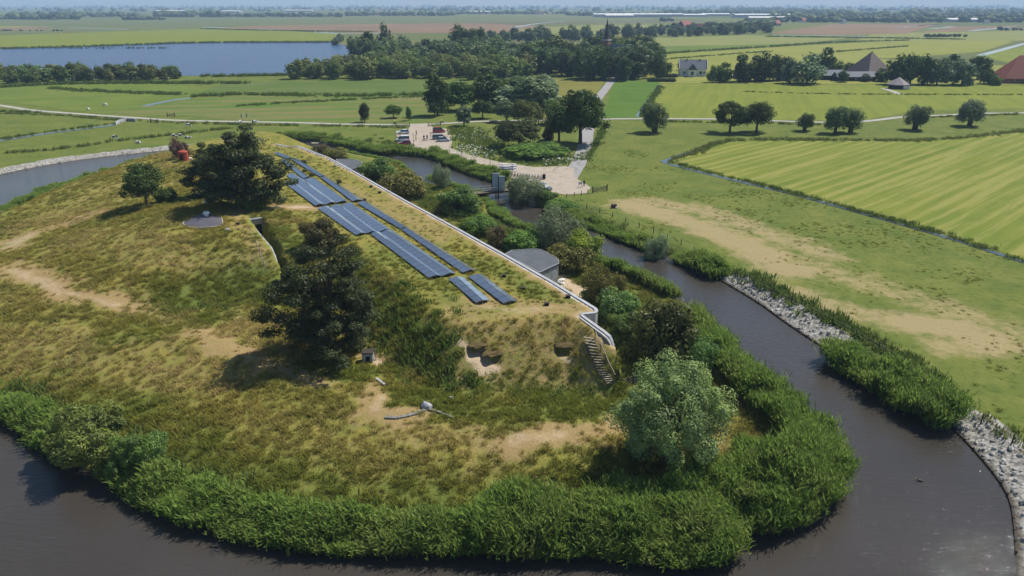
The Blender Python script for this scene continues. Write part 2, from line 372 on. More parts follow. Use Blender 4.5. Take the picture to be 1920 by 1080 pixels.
def masks(X, Y):
    out = {k: np.zeros(X.shape) for k in ('dry', 'bare', 'lush', 'stone', 'weed', 'isle', 'pastdry')}
    for k, L in (('dry', S_DRY), ('bare', S_BARE), ('lush', S_LUSH + FRONT_LUSH)):
        for i, (p, w, s, v) in enumerate(L): stroke(out[k], X, Y, GL(p), w, s, v, 11 + i, min(1.0, w))
    for k, L in (('pastdry', S_PAST), ('weed', S_WEED)):
        for i, (p, w, s, v) in enumerate(L): stroke(out[k], X, Y, PL(p, .9), w, s, v, 31 + i, min(.8, w * .4))
    near = (Y < 262) & (X > -190) & (X < 130)
    so = np.full(X.shape, 99.); so[near] = -sdf(X[near], Y[near], MOAT); yb = P(1345, 522, 0)[1]
    wob = (fbm(X / 3, Y / 3, 61, 3) - .5) * 1.6
    right = (X > 20) & (Y < yb) & (so > -.5); left_ = (X < -45) & (Y > 100) & (so > -.5)
    wd = np.where(right, np.where(Y < P(1772, 789, 0)[1], 4.4, np.where(Y < P(1552, 656, 0)[1], 3.4, 4.6)), 3.4)
    out['stone'] = np.where(right | left_, 1 - sstep(wd * .75, wd * 1.15, so + wob), 0)
    si = np.full(X.shape, -99.); si[near] = sdf(X[near], Y[near], ISLE); out['isle'] = sstep(-1, 1, si)
    # bare sandy strip just behind the fort's coping
    wl_ = np.vstack([WALL, WING[1:]]); dw = seg_dist(X, Y, wl_)
    m = (dw < 4) & (si > 0) & ~inside(X, Y, FRONT)
    n = fbm(X / 2.5, Y / 2.5, 77, 3)
    out['dry'][m] = np.maximum(out['dry'][m], (1 - sstep(.8, 2.6, dw[m] + (n[m] - .5) * 2.5)) * .95)
    out['bare'][m] = np.maximum(out['bare'][m], (1 - sstep(.5, 1.5, dw[m] + (n[m] - .5) * 2)) * .5)
    return out
def tile(name, x0, x1, y0, y1, st, mat):
    nx = int(round((x1 - x0) / st)) + 1; ny = int(round((y1 - y0) / st)) + 1
    gx, gy = np.meshgrid(np.linspace(x0, x1, nx), np.linspace(y0, y1, ny)); X = gx.ravel(); Y = gy.ravel()
    Z = height(X, Y); i = np.arange(nx * ny).reshape(ny, nx)
    F = np.stack([i[:-1, :-1].ravel(), i[:-1, 1:].ravel(), i[1:, 1:].ravel(), i[1:, :-1].ravel()], 1)
    me = np_mesh(name, np.stack([X, Y, Z], 1), F, masks(X, Y), True)
    o = obj(name, me, mat); return o
# ---------------------------------------------------------------- ground materials
def mat_ground():
    t = NT('ground_grass'); p = t.pos('world')
    n1 = t.noise(.9, 6, .62, p); n2 = t.noise(.12, 4, .55, p); n3 = t.noise(5.0, 4, .65, p); n4 = t.noise(.35, 5, .6, p)
    isle = t.attr('isle'); dry = t.attr('dry'); bare = t.attr('bare'); lush = t.attr('lush'); stone = t.attr('stone'); weed = t.attr('weed'); pd = t.attr('pastdry')
    past = t.mix(t.step(n2, .3, .7), (.095, .130, .025), (.14, .160, .034))
    past = t.mix(t.math('MULTIPLY', t.step(n1, .48, .68), .6), past, (.058, .088, .018))
    past = t.mix(t.math('MULTIPLY', t.step(n4, .5, .75), .5), past, (.20, .195, .055))
    f = t.step(t.math('ADD', t.math('MULTIPLY', pd, .95), t.math('MULTIPLY', t.math('SUBTRACT', t.noise(.5, 7, .7, p), .5), 1.7)), .15, .85)
    past = t.mix(t.math('MULTIPLY', f, .85), past, t.mix(n3, (.25, .20, .095), (.40, .31, .17)))
    isl = t.mix(t.step(n4, .3, .7), (.25, .215, .051), (.155, .165, .035))
    isl = t.mix(t.math('MULTIPLY', t.step(n1, .5, .72), .5), isl, (.085, .090, .020))
    isl = t.mix(t.math('MULTIPLY', lush, .85), isl, t.mix(n1, (.060, .105, .02), (.12, .155, .034)))
    f = t.step(t.math('ADD', t.math('MULTIPLY', dry, .85), t.math('MULTIPLY', t.math('SUBTRACT', t.noise(.8, 7, .7, p), .5), 1.6)), .15, .9)
    isl = t.mix(f, isl, t.mix(n3, (.22, .155, .065), (.36, .26, .125)))
    col = t.mix(isle, past, isl)
    col = t.mix(t.math('MULTIPLY', weed, .9), col, t.mix(n3, (.035, .055, .012), (.085, .11, .03)))
    f = t.step(t.math('ADD', bare, t.math('MULTIPLY', t.math('SUBTRACT', n1, .5), .7)), .25, .8)
    col = t.mix(f, col, t.mix(n3, (.36, .27, .17), (.52, .41, .28)))
    vo = t.N('TexVoronoi'); vo.inputs['Scale'].default_value = 2.6; t.set(vo.inputs['Vector'], p)
    st = t.mix(vo.outputs['Color'], (.20, .185, .16), (.46, .44, .40)); st = t.mix(t.math('MULTIPLY', t.step(vo.outputs['Distance'], .45, .75), .7), st, (.09, .085, .07))
    f = t.step(t.math('ADD', stone, t.math('MULTIPLY', t.math('SUBTRACT', n1, .5), .9)), .35, .6)
    col = t.mix(f, col, st)
    z = t.N('SeparateXYZ', i0=p).outputs[2]
    col = t.mix(t.step(z, .22, -.05), col, (.045, .035, .022))
    h = t.math('ADD', t.math('MULTIPLY', n3, .5), n1)
    t.bump(h, .75, .22)
    return t.fin(col, .95, .08)
M_GROUND = mat_ground()
def mat_water(name, base, sc, strength, rough=.06, dist=.06, tint=1.0):
    t = NT(name); p = t.pos('world')
    mp = t.N('Mapping'); t.set(mp.inputs['Vector'], p); mp.inputs['Rotation'].default_value = (0, 0, R(28)); mp.inputs['Scale'].default_value = (sc * .55, sc * 1.7, sc)
    n = t.noise(1.0, 3, .6, mp.outputs[0], .4); n2 = t.noise(sc * 3.2, 2, .5, p)
    calm = t.noise(.035, 3, .5, p)
    h = t.math('MULTIPLY', t.math('ADD', n, t.math('MULTIPLY', n2, .35)), t.math('ADD', .75, t.math('MULTIPLY', calm, .5)))
    t.bump(h, strength, dist)
    c = t.mix(t.noise(.06, 3, .5, p), tuple(x * .75 for x in base), tuple(x * 1.3 for x in base))
    t.fin(c, rough, .5); t.b.inputs['IOR'].default_value = 1.33
    return t.m
M_MOAT = mat_water('moat_water', (.046, .040, .034), 1.5, .42, .03, .15)
M_LAKE = mat_water('lake_water', (.045, .075, .15), .28, 1.0, .22, 1.2)
M_DITCH = mat_water('ditch_water', (.05, .06, .065), 1.4, .15, .06, .05)
def mat_field(name, a, b, c=None, ang=0, width=6.0, amt=.5, sc=.05, fine=1.0):
    """mown or grazed field: two grass tones, optional swaths along an angle"""
    t = NT(name); p = t.pos('world')
    n = t.noise(sc, 4, .6, p); n1 = t.noise(.7 * fine, 5, .65, p)
    col = t.mix(t.step(n, .3, .7), a, b)
    if c is not None:
        mp = t.N('Mapping'); t.set(mp.inputs['Vector'], p); mp.inputs['Rotation'].default_value = (0, 0, -ang)
        s = t.N('SeparateXYZ', i0=mp.outputs[0]); wob = t.noise(.04, 2, .5, p)
        y = t.math('ADD', s.outputs[1], t.math('MULTIPLY', wob, 1.2))
        cb = t.N('CombineXYZ', i0=t.math('MULTIPLY', s.outputs[0], .012), i1=t.math('MULTIPLY', y, 1.0 / width))
        st = t.noise(1.0, 5, .75, cb.outputs[0]); sn = t.math('SINE', t.math('ADD', t.math('MULTIPLY', y, 6.2832 / width), t.math('MULTIPLY', st, 5.0)))
        st = t.math('ADD', t.math('MULTIPLY', sn, .07), st)
        col = t.mix(t.math('MULTIPLY', t.step(st, .46, .60), amt), col, c)
        col = t.mix(t.math('MULTIPLY', t.step(st, .41, .35), amt * .6), col, tuple(x * .7 for x in a))
    col = t.mix(t.math('MULTIPLY', t.step(n1, .5, .8), .4), col, tuple(x * .6 for x in a))
    t.bump(n1, .5, .15)
    return t.fin(col, .95, .06)

# ---------------------------------------------------------------- ground sheets
def struct(o): o['kind'] = 'structure'; return o
struct(tile('ground', -130, 112, 30, 160, .42, M_GROUND))
struct(tile('ground', -330, 330, 160, 470, 1.05, M_GROUND))
mb = MB()
def far_quad(x0, x1, y0, y1): mb.add([(x0, y0, LAND - .02), (x1, y0, LAND - .02), (x1, y1, LAND - .02), (x0, y1, LAND - .02)], [(0, 1, 2, 3)])
BIG = 14000
far_quad(-BIG, -330, -600, 470); far_quad(330, BIG, -600, 470); far_quad(-BIG, BIG, 470, BIG)
far_quad(112, 330, -600, 160); far_quad(-330, -130, 20, 160)
far_quad(-330, 330, -600, -140)
t_ = NT('far_polder'); p_ = t_.pos('world')
vo_ = t_.N('TexVoronoi'); vo_.inputs['Scale'].default_value = 1.0
mp_ = t_.N('Mapping'); t_.set(mp_.inputs['Vector'], p_); mp_.inputs['Scale'].default_value = (.0035, .0022, 1); t_.set(vo_.inputs['Vector'], mp_.outputs[0])
sx_ = t_.N('SeparateColor'); t_.set(sx_.inputs[0], vo_.outputs['Color'])
c_ = t_.ramp(sx_.outputs[0], [(0, (.10, .125, .035)), (.35, (.15, .165, .045)), (.6, (.095, .115, .04)), (.8, (.18, .175, .07)), (1, (.13, .11, .06))])
M_POLDER = t_.fin(t_.mix(t_.math('MULTIPLY', t_.noise(.02, 4, .6, p_), .5), c_, (.07, .09, .03)), .95, .05)
far_o = struct(mb.build('ground', M_POLDER))
# moat water
struct(MB().add([(x, y, 0) for x, y in MOAT], [tuple(range(len(MOAT)))]).build('moat_water', M_MOAT))
_lev = [LAND + .02]
def sheet(name, pts, mat, dz=None, world=False):
    """a flat sheet on the polder, each a little above the one before"""
    if dz is None: _lev[0] += .002; dz = _lev[0]
    q = pts if world else [P(x, y, LAND) for x, y in pts]
    m = MB().add([(p[0], p[1], dz) for p in q], [tuple(range(len(q)))])
    me = m.mesh(name); bm = bmesh.new(); bm.from_mesh(me); bmesh.ops.triangulate(bm, faces=bm.faces)
    for f in bm.faces:
        if f.normal.z < 0: f.normal_flip()
    bm.to_mesh(me); bm.free()
    return struct(obj(name, me, mat))
def ribbon_pts(line, w):
    line = np.asarray(line)[:, :2]; n = len(line)
    if not hasattr(w, '__len__'): w = [w] * n
    L = []; Rr = []
    for i in range(n):
        d = line[min(i + 1, n - 1)] - line[max(i - 1, 0)]; d = d / (np.linalg.norm(d) + 1e-9); s = np.array([-d[1], d[0]])
        L.append(line[i] + s * w[i] / 2); Rr.append(line[i] - s * w[i] / 2)
    return L, Rr
def ribbon(name, line, w, mat, dz=None, px=True, smooth=3):
    if px: line = [P(x, y, LAND)[:2] for x, y in line]
    line = smooth_line(np.asarray(line)[:, :2], smooth)
    if dz is None: _lev[0] += .002; dz = _lev[0]
    L, Rr = ribbon_pts(line, w); n = len(L)
    V = [(p[0], p[1], dz) for p in L] + [(p[0], p[1], dz) for p in Rr]
    return struct(MB().add(V, [(n + i, n + i + 1, i + 1, i) for i in range(n - 1)]).build(name, mat))
def ang(a, b):
    p = P(*a); q = P(*b); return math.atan2(q[1] - p[1], q[0] - p[0])
# --- right-hand fields
M_CUT = mat_field('mown_field', (.125, .165, .025), (.165, .185, .032), (.245, .235, .065), ang((1600, 385), (1880, 275)), 3.4, .75)
M_BRIGHT = mat_field('bright_field', (.155, .185, .028), (.185, .205, .034), (.115, .15, .024), ang((1560, 225), (1520, 165)), 8, .45)
M_LUSHF = mat_field('lush_field', (.065, .130, .018), (.09, .15, .024))
M_OLIVE = mat_field('olive_field', (.15, .15, .03), (.18, .165, .045))
M_PALE = mat_field('pale_field', (.19, .205, .06), (.22, .22, .07), (.15, .175, .05), .2, 20, .5, .01, .2)
M_YELL = mat_field('yellow_green_field', (.195, .21, .04), (.24, .235, .055), (.15, .18, .035), .15, 15, .5, .01, .2)
M_DKGR = mat_field('deep_green_field', (.10, .145, .025), (.13, .165, .03), None, 0, 6, .5, .02, .3)
M_BROWN = mat_field('brown_field', (.19, .125, .075), (.24, .15, .10), (.15, .13, .06), .1, 40, .5, .005, .05)
M_SEDGE = mat_field('sedge_field', (.10, .135, .05), (.13, .145, .06), (.17, .13, .07), .3, 14, .4, .02, .3)
M_HEATH = mat_field('rough_meadow', (.085, .145, .024), (.13, .155, .038), (.21, .155, .08), ang((550, 200), (800, 195)), 14, .5, .03, .4)
M_MEADOW = mat_field('meadow', (.09, .14, .024), (.13, .17, .032), (.17, .18, .045), .2, 9, .4, .03, .5)
sheet('field', [(1256, 304), (1374, 265), (1560, 264), (1700, 265), (1765, 263), (1920, 247), (2300, 215), (2500, 700), (1920, 486), (1760, 434), (1600, 391), (1450, 350), (1330, 322)], M_CUT)
sheet('field', [(1242, 157), (2100, 162), (2100, 205), (1900, 203), (1720, 207), (1650, 220), (1600, 226), (1400, 224), (1208, 221), (1222, 190)], M_BRIGHT)
sheet('field', [(1150, 150), (1236, 154), (1212, 190), (1196, 221), (1128, 221), (1140, 190)], M_LUSHF)
sheet('field', [(1040, 148), (1135, 149), (1110, 190), (1090, 220), (1010, 228)], M_OLIVE)
sheet('field', [(1060, 105), (1240, 102), (1500, 103), (1920, 125), (2300, 140), (2300, 160), (1240, 156)], M_YELL)
sheet('field', [(1230, 102), (1600, 80), (1870, 74), (1900, 78), (1840, 97), (1700, 108), (1400, 116)], M_YELL)
sheet('field', [(1230, 88), (1400, 82), (1500, 83), (1360, 93), (1235, 101)], M_DKGR)
sheet('field', [(1230, 71), (1400, 66), (1600, 70), (1500, 82), (1230, 87)], M_PALE)
sheet('field', [(1830, 104), (1930, 85), (2300, 70), (2300, 130), (1900, 120)], M_BRIGHT)
sheet('field', [(1600, 79), (1640, 62), (1920, 58), (2300, 55), (2300, 72), (1920, 76)], M_PALE)
sheet('field', [(1440, 62), (1560, 45), (1760, 44), (1700, 63), (1560, 66)], M_BROWN)
sheet('field', [(1720, 62), (1790, 50), (1920, 48), (1860, 56)], M_BROWN)
# --- left-hand meadows
sheet('meadow', [(-400, 175), (0, 158), (330, 155), (400, 168), (355, 186), (270, 200), (200, 215), (0, 190), (-400, 182)], M_MEADOW)
sheet('meadow', [(270, 200), (358, 187), (520, 175), (800, 178), (805, 200), (800, 228), (700, 233), (500, 228), (300, 216), (200, 212)], M_HEATH)
sheet('meadow', [(360, 180), (420, 155), (540, 152), (800, 150), (800, 177), (540, 175)], mat_field('reed_meadow', (.085, .125, .03), (.12, .15, .045), (.07, .12, .02), .1, 10, .6, .03, .4))
sheet('meadow', [(-400, 90), (0, 91), (200, 85), (400, 79), (650, 77), (640, 62), (400, 53), (0, 66), (-400, 70)], M_BRIGHT)
sheet('meadow', [(-400, 69), (0, 65), (400, 53), (430, 50), (0, 46), (-400, 48)], M_SEDGE)
sheet('meadow', [(-300, 60), (0, 57), (120, 54), (60, 51), (-300, 52)], M_BROWN)
sheet('meadow', [(400, 54), (500, 47), (900, 43), (1060, 52), (960, 62), (660, 62), (560, 56)], M_BROWN)
sheet('meadow', [(0, 45), (430, 49), (900, 42), (1200, 40), (1240, 33), (600, 32), (0, 35)], M_SEDGE)
sheet('meadow', [(960, 55), (1100, 47), (1240, 46), (1240, 66), (1060, 68)], M_PALE)
sheet('meadow', [(-100, 55), (100, 50), (0, 49), (-200, 52)], M_PALE)
# --- water on the polder
lake = sheet('lake', [(-400, 150), (-400, 98), (0, 92), (200, 86), (380, 80), (500, 78), (625, 79), (648, 86), (662, 96), (700, 104), (716, 109), (690, 114), (600, 130), (560, 139), (400, 142), (330, 142), (200, 147)], M_LAKE)
for nm, pts, w in [('ditch', [(1242, 304), (1300, 320), (1400, 344), (1500, 368), (1600, 396), (1700, 424), (1800, 453), (1920, 492), (2100, 550)], 1.3), ('ditch', [(1242, 304), (1280, 290), (1330, 277)], 1.6),
                   ('ditch', [(-60, 273), (0, 264), (100, 249), (190, 238), (218, 233)], 2.6), ('ditch', [(270, 199), (320, 189), (358, 184)], 3.4), ('ditch', [(1236, 160), (1226, 178), (1212, 195), (1197, 219)], 2.2),
                   ('ditch', [(480, 55), (560, 58), (640, 63), (720, 62)], 18), ('ditch', [(380, 51), (425, 52)], 25), ('ditch', [(1440, 65), (1540, 67), (1625, 68)], 12), ('ditch', [(1680, 52), (1760, 45)], 14), ('ditch', [(1745, 54), (1785, 50)], 16), ('ditch', [(1820, 58), (1900, 50)], 14),
                   ('ditch', [(1838, 104), (1880, 93), (1930, 80), (2000, 66)], 7), ('ditch', [(960, 52), (1010, 44), (1060, 40)], 12), ('ditch', [(130, 52), (200, 54), (240, 55)], 10)]:
    ribbon(nm, pts, w, M_DITCH)
# --- roads, paths and the car park
def mat_paving(name, a, b, sc=.5):
    t = NT(name); p = t.pos('world'); n = t.noise(sc, 6, .65, p); n2 = t.noise(8, 4, .7, p)
    t.bump(n2, .3, .03)
    return t.fin(t.mix(t.math('MULTIPLY', n2, .5), t.mix(t.step(n, .3, .7), a, b), tuple(x * .8 for x in a)), .92, .15)
M_ASPH = mat_paving('asphalt', (.26, .25, .245), (.33, .315, .30)); M_SAND = mat_paving('gravel', (.33, .28, .22), (.42, .36, .29)); M_CYCLE = mat_paving('cycle_path', (.32, .31, .27), (.40, .375, .32))
ribbon('road', [(1158, 140), (1148, 150), (1133, 170), (1118, 190), (1105, 235), (1098, 268), (1088, 300), (1075, 322), (1060, 345)], 4.2, M_ASPH)
sheet('car_park', [(767, 234), (808, 234), (812, 240), (842, 242), (849, 262), (845, 275), (857, 284), (880, 291), (930, 303), (1000, 314), (1062, 312), (1078, 318), (1075, 332), (1108, 352), (1100, 363), (1060, 366), (1015, 358), (985, 345), (940, 325), (900, 308), (850, 294), (800, 284), (768, 275), (746, 271), (742, 246), (766, 243)], M_SAND)
ribbon('cycle_path', [(-200, 170), (0, 198), (60, 207), (150, 214), (250, 221), (330, 226), (420, 228), (540, 230), (640, 233), (760, 234), (830, 232), (900, 228), (1000, 226), (1100, 224), (1230, 223), (1370, 224), (1480, 228), (1580, 230), (1640, 226), (1690, 220), (1760, 217), (1840, 213), (1920, 212), (2100, 206)], 3.0, M_CYCLE)
ribbon('farm_lane', [(1655, 166), (1672, 171), (1690, 178)], 3.0, M_CYCLE)
# ================================================================ VEGETATION
def mat_leaf():
    t = NT('foliage'); oi = t.N('ObjectInfo'); v = t.attr('v'); rnd = oi.outputs['Random']
    hs = t.N('HueSaturation'); t.set(hs.inputs['Color'], oi.outputs['Color'])
    t.set(hs.inputs['Hue'], t.math('ADD', .488, t.math('ADD', t.math('MULTIPLY', rnd, .024), t.math('MULTIPLY', t.math('SUBTRACT', .5, v), .025))))
    t.set(hs.inputs['Saturation'], t.math('ADD', .9, t.math('MULTIPLY', v, .2)))
    t.set(hs.inputs['Value'], t.math('MULTIPLY', t.math('ADD', .9, t.math('MULTIPLY', v, 1.3)), t.math('ADD', .85, t.math('MULTIPLY', rnd, .3))))
    d = t.N('BsdfDiffuse'); t.set(d.inputs['Color'], hs.outputs[0]); tr = t.N('BsdfTranslucent'); t.set(tr.inputs['Color'], hs.outputs[0])
    g = t.N('BsdfGlossy'); g.inputs['Roughness'].default_value = .45; t.set(g.inputs['Color'], (.5, .5, .5))
    m1 = t.N('MixShader'); m1.inputs[0].default_value = .28; t.set(m1.inputs[1], d.outputs[0]); t.set(m1.inputs[2], tr.outputs[0])
    m2 = t.N('MixShader'); m2.inputs[0].default_value = .018; t.set(m2.inputs[1], m1.outputs[0]); t.set(m2.inputs[2], g.outputs[0])
    t.t.links.new(m2.outputs[0], t.out.inputs['Surface']); t.n.remove(t.b); return t.m
M_LEAF = mat_leaf()
M_BARK = plain('bark', (.085, .068, .05), .95, .45, 6, .1, 0, .6)
def norm(a): return a / (np.linalg.norm(a, axis=1, keepdims=True) + 1e-9)
def leaf_mesh(name, Cn, Rd, per, leaf, flat=.0, up=.35, rng=None, aspect=.55, jit=.7, shell=.5):
    """many small leaf faces spread through clumps: Cn centres, Rd radii"""
    n = len(Cn); per = np.broadcast_to(per, n); idx = np.repeat(np.arange(n), per); N = len(idx)
    d = norm(rng.normal(size=(N, 3))); r = Rd[idx] * (shell + (1 - shell) * rng.random(N) ** .5)
    off = d * r[:, None]; off[:, 2] *= (1 - flat)
    c = Cn[idx] + off
    nn = norm(d + np.array([0, 0, up]) + jit * rng.normal(size=(N, 3)) * .6)
    tt = norm(np.cross(nn, rng.normal(size=(N, 3)))); bb = np.cross(nn, tt)
    s = leaf * (.6 + .8 * rng.random(N))[:, None]
    V = np.empty((N, 4, 3)); V[:, 0] = c - tt * s; V[:, 1] = c + bb * s * aspect; V[:, 2] = c + tt * s; V[:, 3] = c - bb * s * aspect
    F = np.arange(N * 4).reshape(N, 4)
    cv = rng.random(n); v = np.clip(.55 * cv[idx] + .45 * rng.random(N), 0, 1)
    return np_mesh(name, V.reshape(-1, 3), F, {'v': np.repeat(v, 4)})
def crown_points(rng, n, rx, ry, rz, zc, low=-.7, bias=.6, lump=.25):
    d = norm(rng.normal(size=(n * 3, 3))); d = d[d[:, 2] > low][:n]
    k = bias + (1 - bias) * rng.random(len(d)) ** .6
    k *= 1 + lump * np.sin(d[:, 0] * 3.1 + rng.random() * 6) * np.cos(d[:, 2] * 2.7 + d[:, 1] * 2 + rng.random() * 6)
    return d * k[:, None] * np.array([rx, ry, rz]) + np.array([0, 0, zc])
def trunk_mesh(rng, h, r, tips, lean=.3, fork=.35, name='trunk', stems=1):
    m = MB()
    for s in range(stems):
        a = rng.random() * 6.28; q = (math.cos(a) * .25 * (stems > 1), math.sin(a) * .25 * (stems > 1))
        top = np.array([q[0] * 4 + rng.normal() * lean, q[1] * 4 + rng.normal() * lean, h])
        p = [np.array([q[0], q[1], -.3]), np.array([q[0] * 1.3, q[1] * 1.3, h * .25]) , top * np.array([.5, .5, .6]), top]
        m.tube(p, [r * 1.25, r, r * .7, r * .25], 7)
        for t in tips[s::stems]:
            f = fork + .4 * rng.random(); b = top * f; mid = b + (t - b) * .5 + np.array([0, 0, .08 * h])
            m.tube([b, mid, t], [r * .45, r * .25, r * .08], 5)
    return m.mesh(name)
PROTO = {}
def proto(key, seed, h, rx, ry, zlow, n, cr, per, leaf, low=-.7, bias=.6, flat=.0, lump=.25, tr=.25, ntips=7, up=.35, stems=1, aspect=.55, crv=.35, shell=.5):
    """crown between zlow and h with n clumps of radius ~cr"""
    rng = np.random.default_rng(seed); rz = (h - zlow) / 2; zc = zlow + rz
    Cn = crown_points(rng, n, max(rx - cr * .7, .2), max(ry - cr * .7, .2), max(rz - cr * .7, .2), zc, low, bias, lump)
    Rd = cr * (1 - crv + 2 * crv * rng.random(len(Cn)))
    cm = leaf_mesh('crown', Cn, Rd, per, leaf, flat, up, rng, aspect, .7, shell); cm.materials.append(M_LEAF)
    tips = Cn[rng.choice(len(Cn), min(ntips, len(Cn)), replace=False)]
    tm = trunk_mesh(rng, h * .72, tr, tips, h * .03, .3, 'trunk', stems); tm.materials.append(M_BARK)
    PROTO[key] = (cm, tm, h, rx); return key
def tree(name, label, key, loc, scale, col, group=None, cat='tree', rz=None, parts=('crown', 'trunk')):
    cm, tm, h, rx = PROTO[key]
    t = thing(name, label, cat, tuple(loc), random.random() * 6.28 if rz is None else rz, group, scale)
    a = obj(parts[0], cm, None, t); a.color = (*col, 1); b = obj(parts[1], tm, None, t)
    return t
# --- instanced stuff
def scatter(name, protos, pts, rot, scl, attrs, label, cat):
    """one object of kind stuff: PROTOS placed on points, which carry their own size, turn and attributes"""
    n = len(pts); me = bpy.data.meshes.new(name); me.vertices.add(n); me.vertices.foreach_set('co', np.ascontiguousarray(pts, np.float32).ravel())
    def at(nm, typ, arr, key):
        a = me.attributes.new(nm, typ, 'POINT'); a.data.foreach_set(key, np.ascontiguousarray(arr, np.float32).ravel())
    at('rot', 'FLOAT_VECTOR', rot, 'vector'); at('scl', 'FLOAT_VECTOR', scl, 'vector')
    for k, v in attrs.items(): at(k, 'FLOAT', v, 'value')
    at('pick', 'FLOAT', RNG.integers(0, len(protos), n), 'value')
    o = obj(name, me); tag(o, label, cat, None, 'stuff')
    ng = bpy.data.node_groups.new(name, 'GeometryNodeTree'); ng.interface.new_socket('Geometry', in_out='INPUT', socket_type='NodeSocketGeometry'); ng.interface.new_socket('Geometry', in_out='OUTPUT', socket_type='NodeSocketGeometry')
    N = ng.nodes; L = ng.links; gi = N.new('NodeGroupInput'); go = N.new('NodeGroupOutput'); jn = N.new('GeometryNodeJoinGeometry')
    def named(nm, typ):
        q = N.new('GeometryNodeInputNamedAttribute'); q.data_type = typ; q.inputs['Name'].default_value = nm; return q.outputs[0]
    pk = named('pick', 'FLOAT'); rt = named('rot', 'FLOAT_VECTOR'); sc = named('scl', 'FLOAT_VECTOR')
    for i, pm in enumerate(protos):
        po = bpy.data.objects.new(name + '_source', pm)
        ip = N.new('GeometryNodeInstanceOnPoints'); oi = N.new('GeometryNodeObjectInfo'); oi.inputs['Object'].default_value = po
        cmp_ = N.new('FunctionNodeCompare'); cmp_.data_type = 'FLOAT'; cmp_.operation = 'EQUAL'; L.new(pk, cmp_.inputs[0]); cmp_.inputs[1].default_value = i; cmp_.inputs['Epsilon'].default_value = .1
        L.new(gi.outputs[0], ip.inputs['Points']); L.new(cmp_.outputs[0], ip.inputs['Selection']); L.new(oi.outputs['Geometry'], ip.inputs['Instance'])
        e2r = N.new('FunctionNodeEulerToRotation'); L.new(rt, e2r.inputs[0]); L.new(e2r.outputs[0], ip.inputs['Rotation']); L.new(sc, ip.inputs['Scale'])
        L.new(ip.outputs[0], jn.inputs[0])
    L.new(jn.outputs[0], go.inputs[0])
    md = o.modifiers.new('scatter', 'NODES'); md.node_group = ng
    return o
def mat_blade(name, g1, g2, d1, tip=None, trans=.3):
    t = NT(name); c = t.attr('c', 'INSTANCER'); dr = t.attr('d', 'INSTANCER'); v = t.attr('v'); h = t.attr('h')
    col = t.mix(c, g1, g2); col = t.mix(dr, col, d1)
    if tip: col = t.mix(t.math('MULTIPLY', t.step(h, .55, 1.0), .7), col, tip)
    col = t.mix(v, t.mix(.0, tuple([.0] * 3), col), col) if False else col
    hs = t.N('HueSaturation'); t.set(hs.inputs['Color'], col); t.set(hs.inputs['Value'], t.math('ADD', .65, t.math('MULTIPLY', v, .7)))
    d = t.N('BsdfDiffuse'); t.set(d.inputs['Color'], hs.outputs[0]); tr = t.N('BsdfTranslucent'); t.set(tr.inputs['Color'], hs.outputs[0])
    m1 = t.N('MixShader'); m1.inputs[0].default_value = trans; t.set(m1.inputs[1], d.outputs[0]); t.set(m1.inputs[2], tr.outputs[0])
    t.t.links.new(m1.outputs[0], t.out.inputs['Surface']); t.n.remove(t.b); return t.m
def blades(name, rng, n, rad, h, w, bend, mat, hv=.4):
    b = rng.normal(size=(n, 2)) * rad * .5; a = rng.random(n) * 6.28; hh = h * (1 - hv + hv * 1.4 * rng.random(n))
    out = np.stack([np.cos(a), np.sin(a)], 1); bd = (bend * (.3 + rng.random(n)))[:, None] * hh[:, None]
    s = np.stack([-out[:, 1], out[:, 0]], 1) * w * .5
    z = np.zeros((n, 1)); V = np.empty((n, 6, 3))
    for k, (f, ww, fo) in enumerate(((0, 1, 0), (.55, .85, .3), (1, .12, 1.0))):
        p = np.concatenate([b + out * bd * fo, (hh * f * (1 if k < 2 else .93))[:, None] - (.05 if k == 0 else 0)], 1)
        sv = np.concatenate([s * ww, z], 1); V[:, 2 * k] = p - sv; V[:, 2 * k + 1] = p + sv
    i = np.arange(n)[:, None] * 6; F = np.concatenate([i + np.array([[0, 1, 3, 2]]), i + np.array([[2, 3, 5, 4]])], 0)
    m = np_mesh(name, V.reshape(-1, 3), F, {'v': np.repeat(rng.random(n), 6), 'h': np.tile([0, 0, .55, .55, 1, 1], n)}); m.materials.append(mat); return m
def poisson(n, x0, x1, y0, y1, rng): return rng.uniform(x0, x1, n), rng.uniform(y0, y1, n)
M_TUFT = mat_blade("tussock_grass", (.18, .20, .036), (.32, .27, .06), (.55, .41, .18), None, .42)
M_REED = mat_blade("reed_leaves", (.10, .195, .026), (.20, .30, .05), (.38, .33, .14), (.23, .31, .075), .45)
M_WEED = mat_blade("weed_leaves", (.085, .145, .03), (.15, .21, .045), (.30, .27, .10), None, .42)
rg = np.random.default_rng(21)
# --- grass tussocks over the island
tp = [blades('tussock', rg, 60, .42, .40, .04, .8, M_TUFT) for _ in range(3)]
x, y = poisson(150000, -128, 60, 44, 195, rg)
si = sdf(x, y, ISLE); k = si > 1.0; x, y, si = x[k], y[k], si[k]
keep = rg.random(len(x)) < np.where(y < 100, .62, np.where(y < 135, .45, .22)); x, y, si = x[keep], y[keep], si[keep]
fr = inside(x, y, FRONT); dw = seg_dist(x, y, WALL_ALL); lw = seg_dist(x, y, LWALL); co = inside(x, y, COURT)
k = ~(fr & (dw < 3)) & (dw > .9) & (lw > .8) & ~(co & (lw < 3)); x, y = x[k], y[k]
mk = masks(x, y); z = height(x, y)
rf_in = sdf(x, y, ROOF)
den = fbm(x / 7, y / 7, 5, 3)
pr = np.clip(1.15 - mk['bare'] * 1.4 - mk['dry'] * .75 - .35 * (rf_in > 0) + (den - .5) * 1.2, 0, 1)
